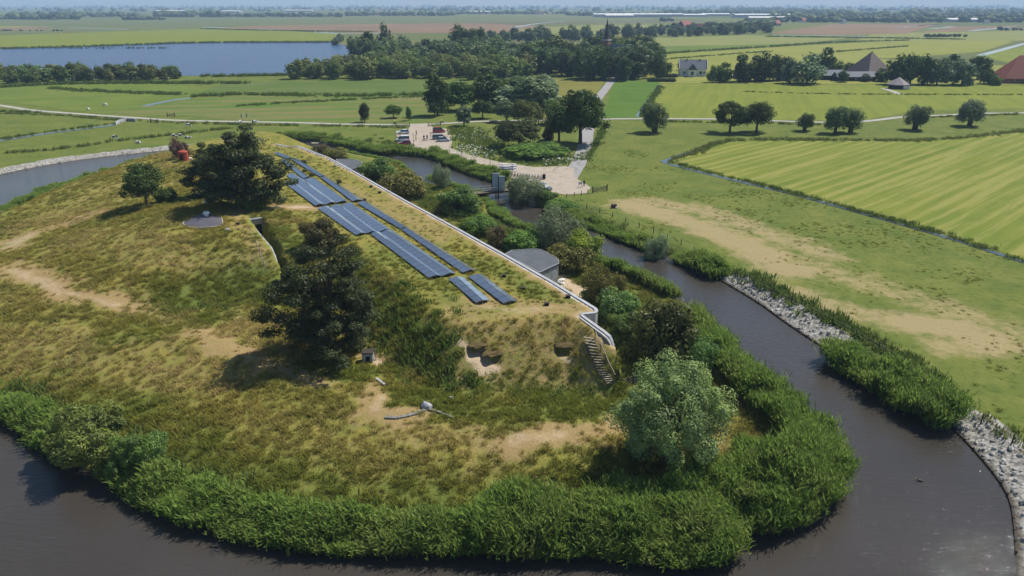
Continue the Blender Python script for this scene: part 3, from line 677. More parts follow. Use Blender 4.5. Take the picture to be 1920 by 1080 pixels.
for c_, r_, d_ in _pits: pr *= ((x - c_[0]) ** 2 + (y - c_[1]) ** 2 > (r_ * 1.25) ** 2)
k = rg.random(len(x)) < pr; x, y, z = x[k], y[k], z[k]; mk = {a: b[k] for a, b in mk.items()}; rf_in = rf_in[k]
TUFT_XY = (x, y, z); n = len(x)
s = .55 + 1.0 * rg.random(n) ** 2; s *= np.where(rf_in > 0, .6, 1.0) * (1 - .35 * mk['dry'])
scatter('tussock_grass', tp, np.stack([x, y, z - .02], 1), np.stack([rg.normal(size=n) * .1, rg.normal(size=n) * .1, rg.random(n) * 6.28], 1), np.stack([s * 1.15, s * 1.15, s * (.7 + .5 * rg.random(n))], 1),
        {'c': np.clip(fbm(x / 4, y / 4, 8, 2) * 1.2 - .1 - .6 * mk['lush'] + .3 * (rg.random(n) - .5), 0, 1), 'd': np.clip(.10 + .75 * mk['dry'] * rg.random(n) + .5 * (fbm(x / 9, y / 9, 15, 3) > .56) * rg.random(n) - .4 * mk['lush'], 0, 1)},
        'tussocky olive and straw coloured grass covering the island', 'grass')
# --- short tufts over the grazed pasture right of the moat
x, y = poisson(42000, 8, 112, 50, 215, rg); z = height(x, y); so_ = sdf(x, y, MOAT); nz = fbm(x / 9, y / 9, 19, 3); cutf = np.array([p[:2] for p in PL([(1240, 306), (1374, 263), (2300, 215), (2500, 700), (1920, 492), (1600, 396)])])
k = (so_ < -2.5) & (rg.random(len(x)) < np.clip((nz - .46) * 2.6, 0, 1)) & ~inside(x, y, cutf) & (z > .9); x, y, z = x[k], y[k], z[k]; mk = masks(x, y); n = len(x); s = .22 + .5 * rg.random(n) ** 3
scatter('pasture_tufts', tp, np.stack([x, y, z - .02], 1), np.stack([rg.normal(size=n) * .1, rg.normal(size=n) * .1, rg.random(n) * 6.28], 1), np.stack([s * 1.3, s * 1.3, s * .75], 1), {'c': rg.random(n) * .15, 'd': np.clip(mk['pastdry'] * rg.random(n) * .8, 0, 1)}, 'short tufts in the grazed pasture beyond the moat', 'grass')
# --- reed beds along the water
def reed_clump(rng, n=150):
    st = rng.normal(size=(26, 2)) * .38; i = rng.integers(0, 26, n); h = 1.9 + .5 * rng.random(26); f = .25 + .75 * rng.random(n) ** .7; z = h[i] * f
    a = rng.random(n) * 6.28; out = np.stack([np.cos(a), np.sin(a), .9 + 2.2 * rng.random(n)], 1); out = norm(out); L = (.38 + .38 * rng.random(n))[:, None]; w = np.stack([-np.sin(a), np.cos(a), np.zeros(n)], 1) * (.032 + .02 * rng.random(n))[:, None]
    p = np.column_stack([st[i], z]); droop = np.column_stack([out[:, :2] * .12, -.12 * np.ones(n)]); V = np.stack([p - w * .5, p + w * .5, p + out * L * .5 + w, p + out * L * .5 - w, p + out * L + droop * .5 + w * .15, p + out * L + droop * .5 - w * .15], 1)
    k = np.arange(n)[:, None] * 6; F = np.concatenate([k + np.array([[0, 1, 2, 3]]), k + np.array([[3, 2, 4, 5]])]); hv = f
    m = np_mesh('reed_clump', V.reshape(-1, 3), F, {'v': np.repeat(rng.random(n), 6), 'h': np.repeat(hv, 6)}); m.materials.append(M_REED); return m
rp = [reed_clump(rg) for _ in range(3)]
def reed_band(line, w_in, spacing, rng):
    """points within w_in metres of a shoreline, on the land side and a little into the water"""
    line = np.asarray(line)[:, :2]; L = np.sum(np.linalg.norm(np.diff(line, axis=0), axis=1)); n = int(L * (w_in + 1.0) / spacing ** 2)
    seg = np.linalg.norm(np.diff(line, axis=0), axis=1); cs = np.concatenate([[0], np.cumsum(seg)]); u = rng.random(n) * cs[-1]; i = np.clip(np.searchsorted(cs, u) - 1, 0, len(seg) - 1)
    f = (u - cs[i]) / seg[i]; p = line[i] + (line[i + 1] - line[i]) * f[:, None]; return p, i, n
REEDS = []
def add_reeds(px, width, spacing, hs=1.0, side=1, dry=.0, z0=0.0, into=.35, wob=1.0):
    line = smooth_line([P(a, b, z0)[:2] for a, b in px], 4); p, i, n = reed_band(line, width, spacing, rg)
    d = line[i + 1] - line[i]; d = d / np.linalg.norm(d, axis=1, keepdims=True); s = np.stack([-d[:, 1], d[:, 0]], 1) * side
    wv = fbm(p[:, 0] / 4.5, p[:, 1] / 4.5, 4, 3); off = rg.random(n) * (width + into) * (.55 + .9 * wv) - into * (.3 + 1.4 * wv) * wob
    q = p + s * off[:, None]; REEDS.append((q, np.full(n, hs) * (.25 + 1.25 * fbm(q[:, 0] / 2.4, q[:, 1] / 2.4, 6, 2) + .2 * rg.random(n)), np.full(n, dry)))
isl_l = lambda *ks: [ISLE_PX[k] for k in ks]
add_reeds([(262, 930), (330, 966), (430, 1002), (560, 1028), (700, 1038), (900, 1040), (1100, 1042), (1200, 1052), (1270, 1066)], 2.4, .36, .66, 1)
add_reeds([(900, 1038), (1000, 1038), (1120, 1040), (1200, 1050), (1270, 1064)], 4.6, .40, .85, 1)
add_reeds([(1270, 1066), (1368, 1046), (1384, 1000), (1450, 1000), (1530, 965), (1566, 930), (1572, 905)], 5.4, .40, 1.0, 1)
add_reeds([(1572, 905), (1545, 850), (1500, 800), (1440, 752), (1390, 700), (1350, 655), (1320, 620)], 3.8, .40, .95, 1)
add_reeds([(1200, 1000), (1300, 960), (1400, 930), (1470, 880)], 4.0, .6, .85, 1, 0, 1.0)
add_reeds([(1275, 565), (1229, 541), (1182, 519), (1140, 504)], 2.4, .40, .65, 1)
add_reeds([(0, 776), (60, 818), (120, 866)], 2.2, .40, .55, 1); add_reeds([(-150, 700), (-60, 745), (0, 778)], 2.2, .6, .55, 1); add_reeds([(200, 890), (240, 920), (270, 950)], 2.5, .40, .6, 1)
# outer bank
add_reeds([(1552, 672), (1600, 706), (1660, 745), (1710, 775), (1768, 806)], 3.4, .40, 1.0, 1, 0, 0, .9)
add_reeds([(1338, 524), (1300, 505), (1262, 490)], 2.6, .40, .75, -1); add_reeds([(1210, 470), (1150, 446), (1100, 424), (1065, 408)], 2.0, .40, .55, -1)
add_reeds([(935, 345), (890, 330), (845, 314), (805, 297), (760, 292), (720, 292), (660, 280), (600, 268), (540, 263), (515, 262)], 3.4, .6, .6, -1)
add_reeds([(640, 289), (700, 299), (735, 306), (764, 320)], 1.2, .9, .4, 1); add_reeds([(800, 335), (850, 350), (880, 360), (905, 372), (925, 400)], 1.2, .7, .45, 1); add_reeds([(925, 401), (950, 416), (975, 429), (1010, 433)], 1.6, .6, .55, 1)
add_reeds([(330, 292), (240, 317), (150, 345), (70, 375), (0, 405), (-80, 432)], 2.4, .6, .6, -1)
add_reeds([(1088, 481), (1046, 460), (1008, 441)], 1.4, .6, .45, 1)
q = np.concatenate([r[0] for r in REEDS]); hs = np.concatenate([r[1] for r in REEDS]); n = len(q)
z = np.maximum(height(q[:, 0], q[:, 1]), -.25)
scatter('reed_bed', rp, np.column_stack([q, z - .05]), np.stack([rg.normal(size=n) * .06, rg.normal(size=n) * .06, rg.random(n) * 6.28], 1), np.stack([.75 + .4 * hs, .75 + .4 * hs, hs], 1),
        {'c': np.clip(fbm(q[:, 0] / 2.2, q[:, 1] / 2.2, 31, 3) * 1.6 - .3 + .4 * (rg.random(n) - .5), 0, 1), 'd': np.clip(rg.random(n) - .8, 0, 1) * 2.5 + .5 * sstep(.55, .7, fbm(q[:, 0] / 4, q[:, 1] / 4, 71, 3)) * rg.random(n)}, 'tall green reeds fringing the banks of the moat', 'reeds')
# --- rough weeds: right bank, forecourt, ditch edges
wp = [blades('weed', rg, 22, .7, .75, .12, .5, M_WEED) for _ in range(2)]
WEEDS = []
def add_weeds(px, width, dens, hs, z0=LAND, dry=.1, cc=.4, ter=True):
    line = smooth_line([P(a, b, z0)[:2] for a, b in px], 3); seg = np.linalg.norm(np.diff(line, axis=0), axis=1); cs = np.concatenate([[0], np.cumsum(seg)]); n = int(cs[-1] * width * dens)
    u = rg.random(n) * cs[-1]; i = np.clip(np.searchsorted(cs, u) - 1, 0, len(seg) - 1); p = line[i] + (line[i + 1] - line[i]) * ((u - cs[i]) / seg[i])[:, None] + rg.normal(size=(n, 2)) * width * .35
    nz = fbm(p[:, 0] / 6, p[:, 1] / 6, 51, 2); k = rg.random(n) < nz * 1.7; p = p[k]; n = len(p)
    WEEDS.append((p, hs * (.6 + .8 * rg.random(n)), np.clip(dry + .3 * (rg.random(n) - .5), 0, 1), np.clip(cc + .6 * (rg.random(n) - .5), 0, 1)))
add_weeds([(1375, 510), (1400, 516), (1475, 556), (1565, 604), (1665, 660), (1768, 722)], 2.4, 2.6, 1.0, .9); add_weeds([(1090, 402), (1200, 446), (1300, 486), (1345, 505)], 2.6, 2.0, 1.0, .9, .15, .7)
add_weeds([(1800, 748), (1860, 792), (1910, 840)], 2.0, 1.2, .7, .9, .3); add_weeds([(1560, 640), (1700, 715)], 2.0, 1.5, .6, .9)
add_weeds([(1256, 304), (1330, 323), (1450, 352), (1600, 393), (1760, 437), (1920, 490), (2000, 512)], 1.6, 1.8, .75, LAND, .15, .3); add_weeds([(1256, 303), (1310, 284), (1372, 264), (1560, 263), (1700, 264), (1765, 262), (1840, 255), (1930, 244)], 2.4, 1.3, 1.0, LAND, .3, .35)
add_weeds([(0, 287), (100, 281), (220, 265), (330, 252), (440, 240)], 1.8, 1.3, 1.0, LAND, .2, .3); add_weeds([(0, 261), (100, 246), (190, 235), (225, 230)], 1.4, 1.3, .9, LAND, .1, .3)
add_weeds([(870, 284), (940, 300), (1000, 309), (1055, 305), (1085, 290)], 4, .7, .8, LAND, .1, .8); add_weeds([(870, 245), (900, 265), (960, 290), (1040, 300)], 12, .8, 1.1, LAND, .1, .9); add_weeds([(1100, 300), (1118, 270), (1128, 245)], 2, 1.4, .9, LAND, .1, .6)
add_weeds([(770, 283), (850, 303), (930, 328), (980, 347)], 3, .9, .45, LAND, .3, .7); add_weeds([(660, 262), (740, 270), (765, 280)], 10, .4, .8, LAND, .1, .6)
add_weeds([(700, 325), (760, 352), (850, 395), (950, 445), (1060, 505), (1130, 560), (1180, 640), (1240, 690)], 6, 1.6, 1.0, 1.2, .15, .7); add_weeds([(1160, 700), (1230, 720), (1330, 760), (1420, 800)], 4, 1.2, .6, 1.2, .3, .6)
add_weeds([(330, 880), (480, 955), (700, 990), (900, 985), (1100, 975)], 3.0, 2.2, 1.0, 1.0, .2, .6); add_weeds([(20, 735), (150, 790), (300, 890)], 3.0, 2.2, 1.0, 1.1, .15, .6); add_weeds([(500, 985), (800, 1020), (1100, 1020)], 3.0, 2.0, 1.2, 1.0, .1, .8)
add_weeds([(710, 570), (770, 630), (850, 690)], 6, 1.6, .9, 4.0, .05, .5); add_weeds([(860, 740), (1000, 740), (1150, 735)], 3.5, .9, .7, 1.8, .15, .5); add_weeds([(340, 560), (420, 545), (500, 540)], 4, .8, .6, 4.2, .1, .7)
add_weeds([(0, 213), (100, 216), (250, 227), (420, 233), (640, 237), (760, 240)], 2.2, 1.0, .9, LAND, .2, .5); add_weeds([(1240, 228), (1480, 233), (1580, 236)], 2.2, .9, .9, LAND, .2, .4); add_weeds([(1700, 222), (1840, 217), (1960, 213)], 2.2, .9, .9, LAND, .2, .4)
for ln, w_, h_ in [([(-60, 168), (0, 164), (120, 158), (300, 156.5), (465, 157)], 5, 2.0), ([(360, 182), (450, 178), (640, 180), (800, 178)], 5, 1.7), ([(90, 166), (200, 172), (340, 177)], 6, 1.3), ([(1390, 172), (1600, 177), (1930, 178)], 2, .8), ([(1240, 163), (1224, 186), (1204, 219)], 2.5, 1.2),
                   ([(1232, 102), (1330, 95), (1440, 88), (1560, 80), (1700, 76)], 6, 2.0), ([(1240, 112), (1340, 104), (1440, 97)], 5, 1.4), ([(1560, 98), (1700, 87)], 5, 1.6), ([(0, 92), (200, 86.5), (380, 80.5), (620, 79.5)], 9, 2.2), ([(380, 143.5), (460, 143), (560, 141)], 5, 2.0), ([(440, 199), (600, 190), (790, 181)], 4, 1.0), ([(700, 60), (480, 57), (380, 54)], 9, 2.0), ([(1440, 69), (1600, 71), (1800, 74)], 9, 2.0), ([(0, 209), (80, 212)], 3, 1.0)]:
    add_weeds(ln, w_, .75 if ln[0][1] > 120 else .3, h_, LAND, .1, .25)
q = np.concatenate([w[0] for w in WEEDS]); hs, dr, cc = (np.concatenate([w[j] for w in WEEDS]) for j in (1, 2, 3)); z = height(q[:, 0], q[:, 1])
k = (z > .1) & ~((seg_dist(q[:, 0], q[:, 1], WALL_ALL) < 1.2)) & (seg_dist(q[:, 0], q[:, 1], np.array([P(1050, 520, 1.2), P(1095, 556, 1.2)])) > 2) & (seg_dist(q[:, 0], q[:, 1], np.array([P(765, 372, 1.2), P(820, 366, 1.2), P(885, 358, 1.2)])) > 1.6)
cpk = np.array([p[:2] for p in PL([(767, 234), (808, 234), (812, 240), (840, 243), (846, 262), (842, 275), (855, 284), (880, 291), (930, 303), (1000, 314), (1062, 312), (1078, 318), (1075, 332), (1108, 352), (1100, 363), (1060, 366), (1015, 358), (985, 345), (940, 325), (900, 308), (850, 294), (800, 283), (768, 270), (764, 255), (770, 244)])])
k &= ~inside(q[:, 0], q[:, 1], cpk)
for c_, r_, d_ in _pits: k &= ((q[:, 0] - c_[0]) ** 2 + (q[:, 1] - c_[1]) ** 2 > 2.6)
q, z, hs, dr, cc = q[k], z[k], hs[k], dr[k], cc[k]; n = len(q)
scatter('rough_weeds', wp, np.column_stack([q, z - .03]), np.stack([rg.normal(size=n) * .1, rg.normal(size=n) * .1, rg.random(n) * 6.28], 1), np.stack([.8 + .4 * hs, .8 + .4 * hs, hs], 1), {'c': cc, 'd': dr}, 'knee-high green weeds and rough grass along banks, paths and ditches', 'weeds')
# ---------------------------------------------------------------- trees and shrubs
proto('willow', 3, 9.5, 5.2, 5.0, -.3, 140, .95, 330, .13, -.85, .5, 0, .22, .32, 12, .4, 3, .42, .55, .5)
proto('bankbush', 4, 5.0, 5.0, 3.6, -.5, 110, .8, 300, .14, -.3, .4, .1, .45, .12, 14, .4, 5, .4, .5, .45)
proto('pine', 5, 13.0, 7.2, 6.4, -1.2, 210, 1.15, 200, .17, -.95, .42, .6, .4, .34, 16, .7, 3, .4, .4, .35)
proto('pine2', 6, 13.0, 7.0, 6.2, -1.5, 160, 1.35, 150, .25, -.9, .42, .55, .4, .34, 12, .7, 2, .42, .4, .35)
proto('oak', 8, 9.0, 4.6, 4.4, .9, 85, 1.05, 110, .22, -.6, .5, .1, .25, .28, 10)
proto('oak2', 9, 9.0, 4.3, 4.6, .7, 80, 1.1, 110, .22, -.6, .5, .15, .3, .26, 10)
proto('pollard', 10, 6.0, 3.4, 3.3, .6, 75, .8, 110, .17, -.8, .55, 0, .3, .34, 8, .3, 2, .45)
proto('bush', 11, 4.0, 2.6, 2.5, -1.0, 100, .62, 150, .115, -.95, .5, .1, .2, .1, 8, .4, 3)
proto('bush2', 12, 4.0, 2.6, 2.6, -1.0, 78, .72, 200, .115, -.95, .5, .1, .35, .1, 8, .4, 3)
proto('bush3', 13, 4.0, 2.7, 2.4, -1.0, 76, .6, 150, .105, -.95, .45, 0, .3, .08, 8, .2, 4, .35)
proto('tall', 14, 14.0, 4.2, 4.0, .4, 80, 1.35, 70, .38, -.8, .5, 0, .25, .3, 6)
proto('tall2', 15, 14.0, 4.0, 4.3, .4, 70, 1.5, 75, .40, -.8, .5, 0, .3, .3, 6)
for i_ in range(5): proto('far%d' % i_, 40 + i_, 12.0, 4.6 + .3 * i_, 4.8, -.9, 46, 1.5 + .1 * i_, 36, .55, -.95, .45, .05, .25, .3, 3, .35, 1, .6)
_F = np.array([0, _cp, -_sp])
def depth(p): return float(np.dot(np.asarray(p) - np.array([0, 0, CAM_H]), _F))
def top_z(p, ty):
    v = (540 - ty) / FPX; return CAM_H + p[1] * (v * _cp - _sp) / (_cp + v * _sp)
def put(name, label, key, bx, by, w, top, col, group=None, cat='tree', land=True, shrink=1.0, parts=('crown', 'trunk'), rz=None):
    """a tree whose foot, width and top are read off the photograph; size follows from the distance of its foot"""
    p = G(bx, by) if land else P(bx, by, LAND)
    W = w * depth(p) / FPX; h = max((top_z(p, top) - p[2]) * shrink, .8); _, _, ph, prx = PROTO[key]
    return tree(name, label, key, (p[0], p[1], p[2] - .05), (W / 2 / prx, W / 2 / prx, h / ph), col, group, cat, rz, parts)
DK = (.050, .075, .022); MID = (.075, .115, .028); OLV = (.115, .110, .030); SIL = (.145, .180, .095); BRT = (.17, .23, .035); GRN = (.085, .145, .032); PINE = (.042, .055, .022); BRN = (.10, .080, .035); LGT = (.12, .20, .06)
SH = ('foliage', 'stems')
put('willow_tree', 'large round silvery green willow standing among reeds on the island shore', 'willow', 1254, 868, 206, 684, (.15, .195, .07), rz=.5)
put('pine_tree', 'broad black-green pine in the hollow beside the ladder-like shadow of the rampart', 'pine', 616, 664, 236, 448, PINE, rz=2.0)['label'] = 'broad black-green pine with bare trunks, standing alone in the hollow below the solar panels'
put('pine_tree', 'tallest dark pine behind the concrete entrance, beside the far solar panels', 'pine2', 462, 388, 172, 236, PINE, rz=1.0)
put('pine_tree', 'smaller greener pine leaning against the tallest dark pine near the red box', 'pine2', 398, 366, 100, 272, (.055, .075, .025), rz=4.0)
put('hawthorn_bush', 'dark bush with reddish patches on the slope between the pine and panels', 'bush2', 602, 470, 84, 404, (.075, .070, .026), None, 'bush', parts=SH)
put('small_tree', 'small dark green tree on the left end of the grassy mound', 'oak', 276, 386, 84, 308, DK)
put('bush', 'low green bush at the foot of the small dark tree on the mound', 'bush', 312, 378, 40, 350, DK, None, 'bush', parts=SH)
put('red_leaved_bush', 'purple-red leaved bush beside the red steel box', 'bush3', 337, 297, 36, 256, (.10, .055, .045), None, 'bush', parts=SH)
put('bush', 'bright green bush on top of the concrete entrance block', 'bush', 476, 394, 40, 372, GRN, None, 'bush', parts=SH)
put('willow_bush', 'sprawling olive green willow bush overhanging the water at the reed edge', 'bankbush', 170, 862, 210, 772, (.105, .135, .032), None, 'bush', parts=SH)
put('willow_bush', 'smaller bush growing into the sprawling willow bush at the waterline', 'bankbush', 268, 880, 130, 810, (.085, .125, .03), None, 'bush', parts=SH)
for lab, key, bx, by, w, top, col in [
    ('grey-brown twiggy shrub by the far end of the fort wall', 'bush3', 603, 290, 32, 268, BRN), ('yellow-olive shrub beside the far round casemate roof', 'bush', 632, 297, 46, 275, OLV),
    ('dense dark green shrub between the far casemate roof and moat', 'bush2', 712, 348, 78, 292, MID), ('brownish olive shrub standing against the wall above the sandy path', 'bush', 757, 369, 88, 318, OLV),
    ('slim silver-green sapling on the moat edge above the bridge path', 'bush3', 828, 352, 36, 304, SIL), ('round dark green bush where the sandy path meets the bridge', 'bush2', 864, 398, 88, 346, MID),
    ('low olive scrub below the round bush at the path', 'bush3', 838, 398, 55, 372, OLV), ('light green bramble between the wall and the moat bend', 'bush', 898, 438, 72, 402, GRN), ('dark brownish thorn bush against the wall opposite the moat bend', 'bush2', 931, 466, 46, 418, BRN),
    ('fresh green bush next to the brownish thorn bush', 'bush', 984, 470, 84, 430, GRN), ('silver-leaved willow shrub at the water behind the near casemate', 'bush3', 1046, 468, 96, 386, SIL), ('lime yellow-green shrub between the near casemate and water', 'bush2', 1092, 492, 76, 426, BRT),
    ('dark olive shrub pressed against the near casemate', 'bush', 1062, 503, 92, 455, OLV), ('olive-brown bush beside the sandy yard of the near casemate', 'bush3', 1128, 566, 82, 494, OLV), ('pale green nettle clump under the olive-brown bush', 'bush', 1110, 560, 40, 538, LGT),
    ('pale green elder between the wall corner and dark hawthorn', 'bush', 1160, 600, 78, 540, LGT), ('mid green bush below the wall corner', 'bush2', 1176, 634, 76, 582, MID), ('big round dark hawthorn beside the lower wing wall', 'bush2', 1240, 672, 136, 552, (.070, .080, .024)),
    ('pale green willow shrub at the start of the wide reed belt', 'bush3', 1308, 686, 74, 622, LGT), ('silvery willow bush hiding the end of the bridge', 'bush3', 986, 384, 84, 322, SIL), ('dark green bush on the bank in front of the parked dark car', 'bush2', 1022, 384, 50, 352, MID),
    ('low green scrub on the bank below the parked dark car', 'bush', 1052, 398, 70, 372, GRN), ('grey-green willow shrub on the outer bank between two reed strips', 'bush3', 1230, 487, 50, 436, SIL), ('low bright scrub on the inner bank by the pond', 'bush', 935, 405, 40, 388, GRN)]:
    put('shrub', lab, key, bx, by, w * 1.08, top, col, None, 'shrub', shrink=1.0, parts=SH)
for lab, key, bx, by, w, top, col in [
    ('tall dark poplar-like tree at the left edge of the copse', 'tall', 820, 216, 52, 140, DK), ('tall green tree next to the leftmost dark one of the copse', 'tall2', 866, 207, 56, 148, MID), ('very dark tree in the middle of the copse', 'tall', 914, 204, 66, 140, DK),
    ('small dark tree at the foot of the copse facing the meadow', 'oak', 815, 220, 24, 188, DK), ('slim silvery tree beside the car park entrance', 'tall2', 870, 236, 32, 196, (.10, .14, .075)), ('dark narrow tree alone in the meadow behind the path', 'tall', 684, 229, 22, 193, DK),
    ('small rounded tree in the meadow between two narrow trees', 'oak', 738, 221, 34, 196, MID), ('thin young tree in the meadow nearest the car park', 'tall', 767, 226, 13, 200, MID), ('silvery willow in the copse, left of two larger ones', 'tall2', 955, 206, 70, 158, SIL), ('largest silvery willow in the copse behind the car park', 'tall', 998, 208, 86, 146, (.13, .17, .085)),
    ('silvery willow in the copse next to the olive field', 'tall2', 1028, 200, 46, 146, SIL), ('olive tree in front of the silvery willows', 'oak2', 985, 238, 60, 186, (.085, .10, .03)), ('dark conifer between the silvery willows and the big road tree', 'tall', 1010, 232, 24, 180, (.035, .05, .022)),
    ('large dark bushy tree beside the weedy patch at the car park', 'oak2', 974, 278, 92, 220, (.060, .075, .024)), ('massive dark broadleaf tree leaning over the road by the car park', 'oak', 1088, 270, 106, 168, DK), ('dark broadleaf tree tucked against the massive roadside tree', 'oak2', 1048, 266, 66, 196, DK),
    ('small rusty brown bush between the two dark trees by the car park', 'bush2', 1028, 262, 28, 234, BRN), ('round grey-green willow with forked trunk standing alone in the pasture', 'pollard', 1227, 248, 58, 192, (.085, .115, .05)),
    ('left tree of the pair of dark oaks in the pasture', 'oak', 1368, 248, 66, 190, (.06, .085, .026)), ('right tree of the pair of dark oaks in the pasture', 'oak2', 1418, 248, 66, 188, (.06, .085, .026)), ('smallest pollard willow on the pasture, beside the cycle path', 'pollard', 1508, 245, 38, 211, (.08, .11, .045)),
    ('left of two touching pollard willows on the pasture', 'pollard', 1566, 250, 52, 199, (.075, .105, .045)), ('right of two touching pollard willows on the pasture', 'pollard', 1594, 248, 48, 201, (.075, .105, .045)), ('pollard willow with two stems near the curve of the cycle path', 'pollard', 1715, 243, 52, 196, (.085, .115, .06)), ('silvery pollard willow farthest along the ridge above the mown field', 'pollard', 1818, 236, 56, 186, (.11, .14, .085))]:
    put('tree', lab, key, bx, by, w, top, col, None, 'tree', False)
for lab, key, bx, by, w, top, col in [('silver-green sallow at the meadow side of the copse', 'tall2', 845, 190, 40, 152, (.11, .15, .07)), ('dark sallow filling the gap behind the leftmost tree of the copse', 'tall', 840, 205, 38, 160, DK), ('mid green sallow behind the very dark copse tree', 'tall2', 935, 190, 56, 145, MID),
    ('pale willow at the far side of the copse by the olive field', 'tall', 1018, 180, 52, 140, SIL), ('low dark sallow in front of the very dark copse tree', 'oak2', 905, 222, 44, 186, DK), ('grey willow between the copse and the path', 'oak', 950, 228, 52, 188, (.10, .13, .065)), ('green willow at the back of the copse', 'tall2', 970, 178, 56, 140, (.10, .14, .055)), ('leafy alder between the dark conifer and road tree', 'oak2', 1040, 232, 52, 186, MID)]:
    put('tree', lab, key, bx, by, w, top, col, None, 'tree', False)
put('bramble_mound', 'low wide bramble mound between the car park road and the dark trees', 'bush', 1000, 293, 128, 268, GRN, None, 'bramble', False, parts=SH)
G1 = 'trees along the farms beyond the bright field'
for k_, (bx, by, w, top, c_) in enumerate([(1395, 153, 48, 99, 0), (1428, 152, 52, 95, 0), (1458, 150, 46, 97, 0), (1478, 156, 42, 108, 1), (1512, 157, 78, 102, 1), (1542, 140, 46, 86, 0), (1566, 146, 30, 113, 0), (1593, 140, 32, 115, 0), (1580, 154, 26, 131, 0), (1622, 153, 24, 138, 0), (1655, 153, 32, 126, 2),
        (1680, 158, 52, 99, 0), (1706, 158, 46, 95, 0), (1732, 158, 46, 101, 0), (1756, 159, 56, 109, 1), (1780, 150, 36, 99, 0), (1803, 159, 52, 108, 1), (1832, 148, 42, 99, 0), (1852, 157, 40, 127, 0), (1336, 154, 28, 123, 2), (1358, 154, 32, 115, 2), (1346, 150, 26, 121, 0), (1250, 140, 24, 112, 2), (1278, 132, 20, 115, 2), (1232, 146, 34, 100, 0), (1866, 160, 22, 140, 2)]):
    put('farm_tree', ['dark leafy tree in the windbreak', 'silver-grey willow in the windbreak', 'small green garden tree'][c_] + (' beside the white house' if bx < 1365 else ' above the black barn' if bx < 1465 else ' between the barn and the pyramid farmhouse' if bx < 1610 else ' touching the pyramid farmhouse' if bx < 1670 else ' behind the small hut' if bx < 1740 else ' between the hut and red farmhouse'), 'far%d' % (k_ % 5), bx, by, w, top, [DK, (.10, .14, .075), MID][c_], [G1, 'silvery willows by the farms', 'small garden trees by the farms'][c_], 'tree', False)
for k_, (bx, by, w, top) in enumerate([(1100, 112, 46, 66), (1126, 112, 52, 60), (1150, 113, 46, 62), (1174, 112, 34, 70), (1192, 113, 40, 66), (1214, 110, 42, 65), (1040, 126, 54, 63), (1060, 124, 42, 70), (1016, 130, 46, 74), (723, 100, 34, 45), (690, 112, 42, 57), (868, 100, 50, 44), (895, 100, 40, 46), (985, 132, 44, 80), (1085, 148, 34, 92), (1105, 150, 36, 94), (1130, 150, 36, 90), (1155, 150, 34, 94), (1168, 152, 40, 104), (1205, 140, 44, 88)]):
    put('village_tree', 'tall dark crown ' + ('by the lake tip' if bx < 760 else 'standing out of the old wood' if bx < 950 else 'at the village edge of the old wood' if bx < 1070 else 'at the village end of the road' if by > 135 else 'around the church'  if bx < 1180 else 'on the field side of the church'), 'far%d' % (k_ % 5), bx, by, w, top, [DK, (.06, .085, .03)][k_ % 2], 'tall crowns of the village wood', 'tree', False)
def wood(name, label, group, where, poly, spacing, h0, h1, cols, seed, wfac=.56):
    """countable trees spread over a patch of wood"""
    rng = np.random.default_rng(seed); q = np.array([P(a, b, LAND)[:2] for a, b in poly]); lo, hi = q.min(0), q.max(0); got = []
    for _ in range(4000):
        c = rng.uniform(lo, hi)
        if not inside(np.array([c[0]]), np.array([c[1]]), q)[0] or any((c[0] - g[0]) ** 2 + (c[1] - g[1]) ** 2 < spacing ** 2 for g in got): continue
        got.append(c)
    for k, c in enumerate(got):
        h = rng.uniform(h0, h1) * 1.15; w = h * wfac * rng.uniform(.8, 1.25); key = 'far%d' % rng.integers(0, 5); pr = PROTO[key]
        ci = int(rng.integers(0, len(cols))); cr = cols[ci]; u = (c[0] - lo[0]) / (hi[0] - lo[0] + 1e-6); g_ = sum(cr)
        hue = 'dark green' if g_ < .185 else 'pale greyish' if cr[2] > .055 else 'fresh green' if g_ > .245 else 'mid green'; sz = 'tall' if h > 1.15 * (h0 + (h1 - h0) * .66) else 'low' if h < 1.15 * (h0 + (h1 - h0) * .33) else 'middling'
        tree(name, '%s %s %s, %s' % (sz, hue, label, where[min(2, int(u * 3))]), key, (c[0], c[1], LAND - .05), (w / pr[3], w / pr[3], h / pr[2]), cr, group, 'tree')
    return len(got)
WG = [(.085, .105, .032), (.075, .115, .03), (.12, .135, .045), (.07, .09, .03), (.095, .14, .05)]
nw = wood('wood_tree', 'tree of the low lakeside wood', 'trees of the wood by the lake', ('away from the open shore', 'in the middle of the belt', 'next to the open shore'), [(-60, 157), (315, 153), (322, 147), (290, 145), (-60, 146)], 8.2, 6.0, 8.8, WG, 1)
nw += wood('wood_tree', 'tree of the marsh wood', 'trees of the marsh wood', ('at the lake end', 'behind the reed meadow', 'behind the copse'), [(545, 150), (700, 149), (790, 148), (900, 150), (980, 150), (1000, 138), (900, 128), (740, 128), (620, 134), (560, 142)], 9.5, 7.5, 10.5, [(.11, .13, .04), (.10, .14, .04), (.13, .14, .05), (.085, .11, .035)], 2)
nw += wood('wood_tree', 'tree of the old wood', 'trees of the wood past the lake', ('by the lake tip', 'above the marsh wood', 'beside the village'), [(680, 120), (740, 127), (900, 126), (1010, 132), (1010, 112), (900, 98), (720, 99), (668, 104)], 15, 9, 15, [(.065, .09, .035), (.095, .14, .045), (.055, .075, .03), (.10, .13, .065), (.12, .16, .06)], 3)
nw += wood('village_tree', 'village tree', 'trees between the village houses', ('beside the old wood', 'at the end of the road', 'below the church'), [(1010, 136), (1130, 150), (1180, 150), (1230, 146), (1230, 118), (1060, 108), (1010, 112)], 15, 10, 15, [(.06, .085, .032), (.08, .12, .045), (.05, .07, .03)], 4)
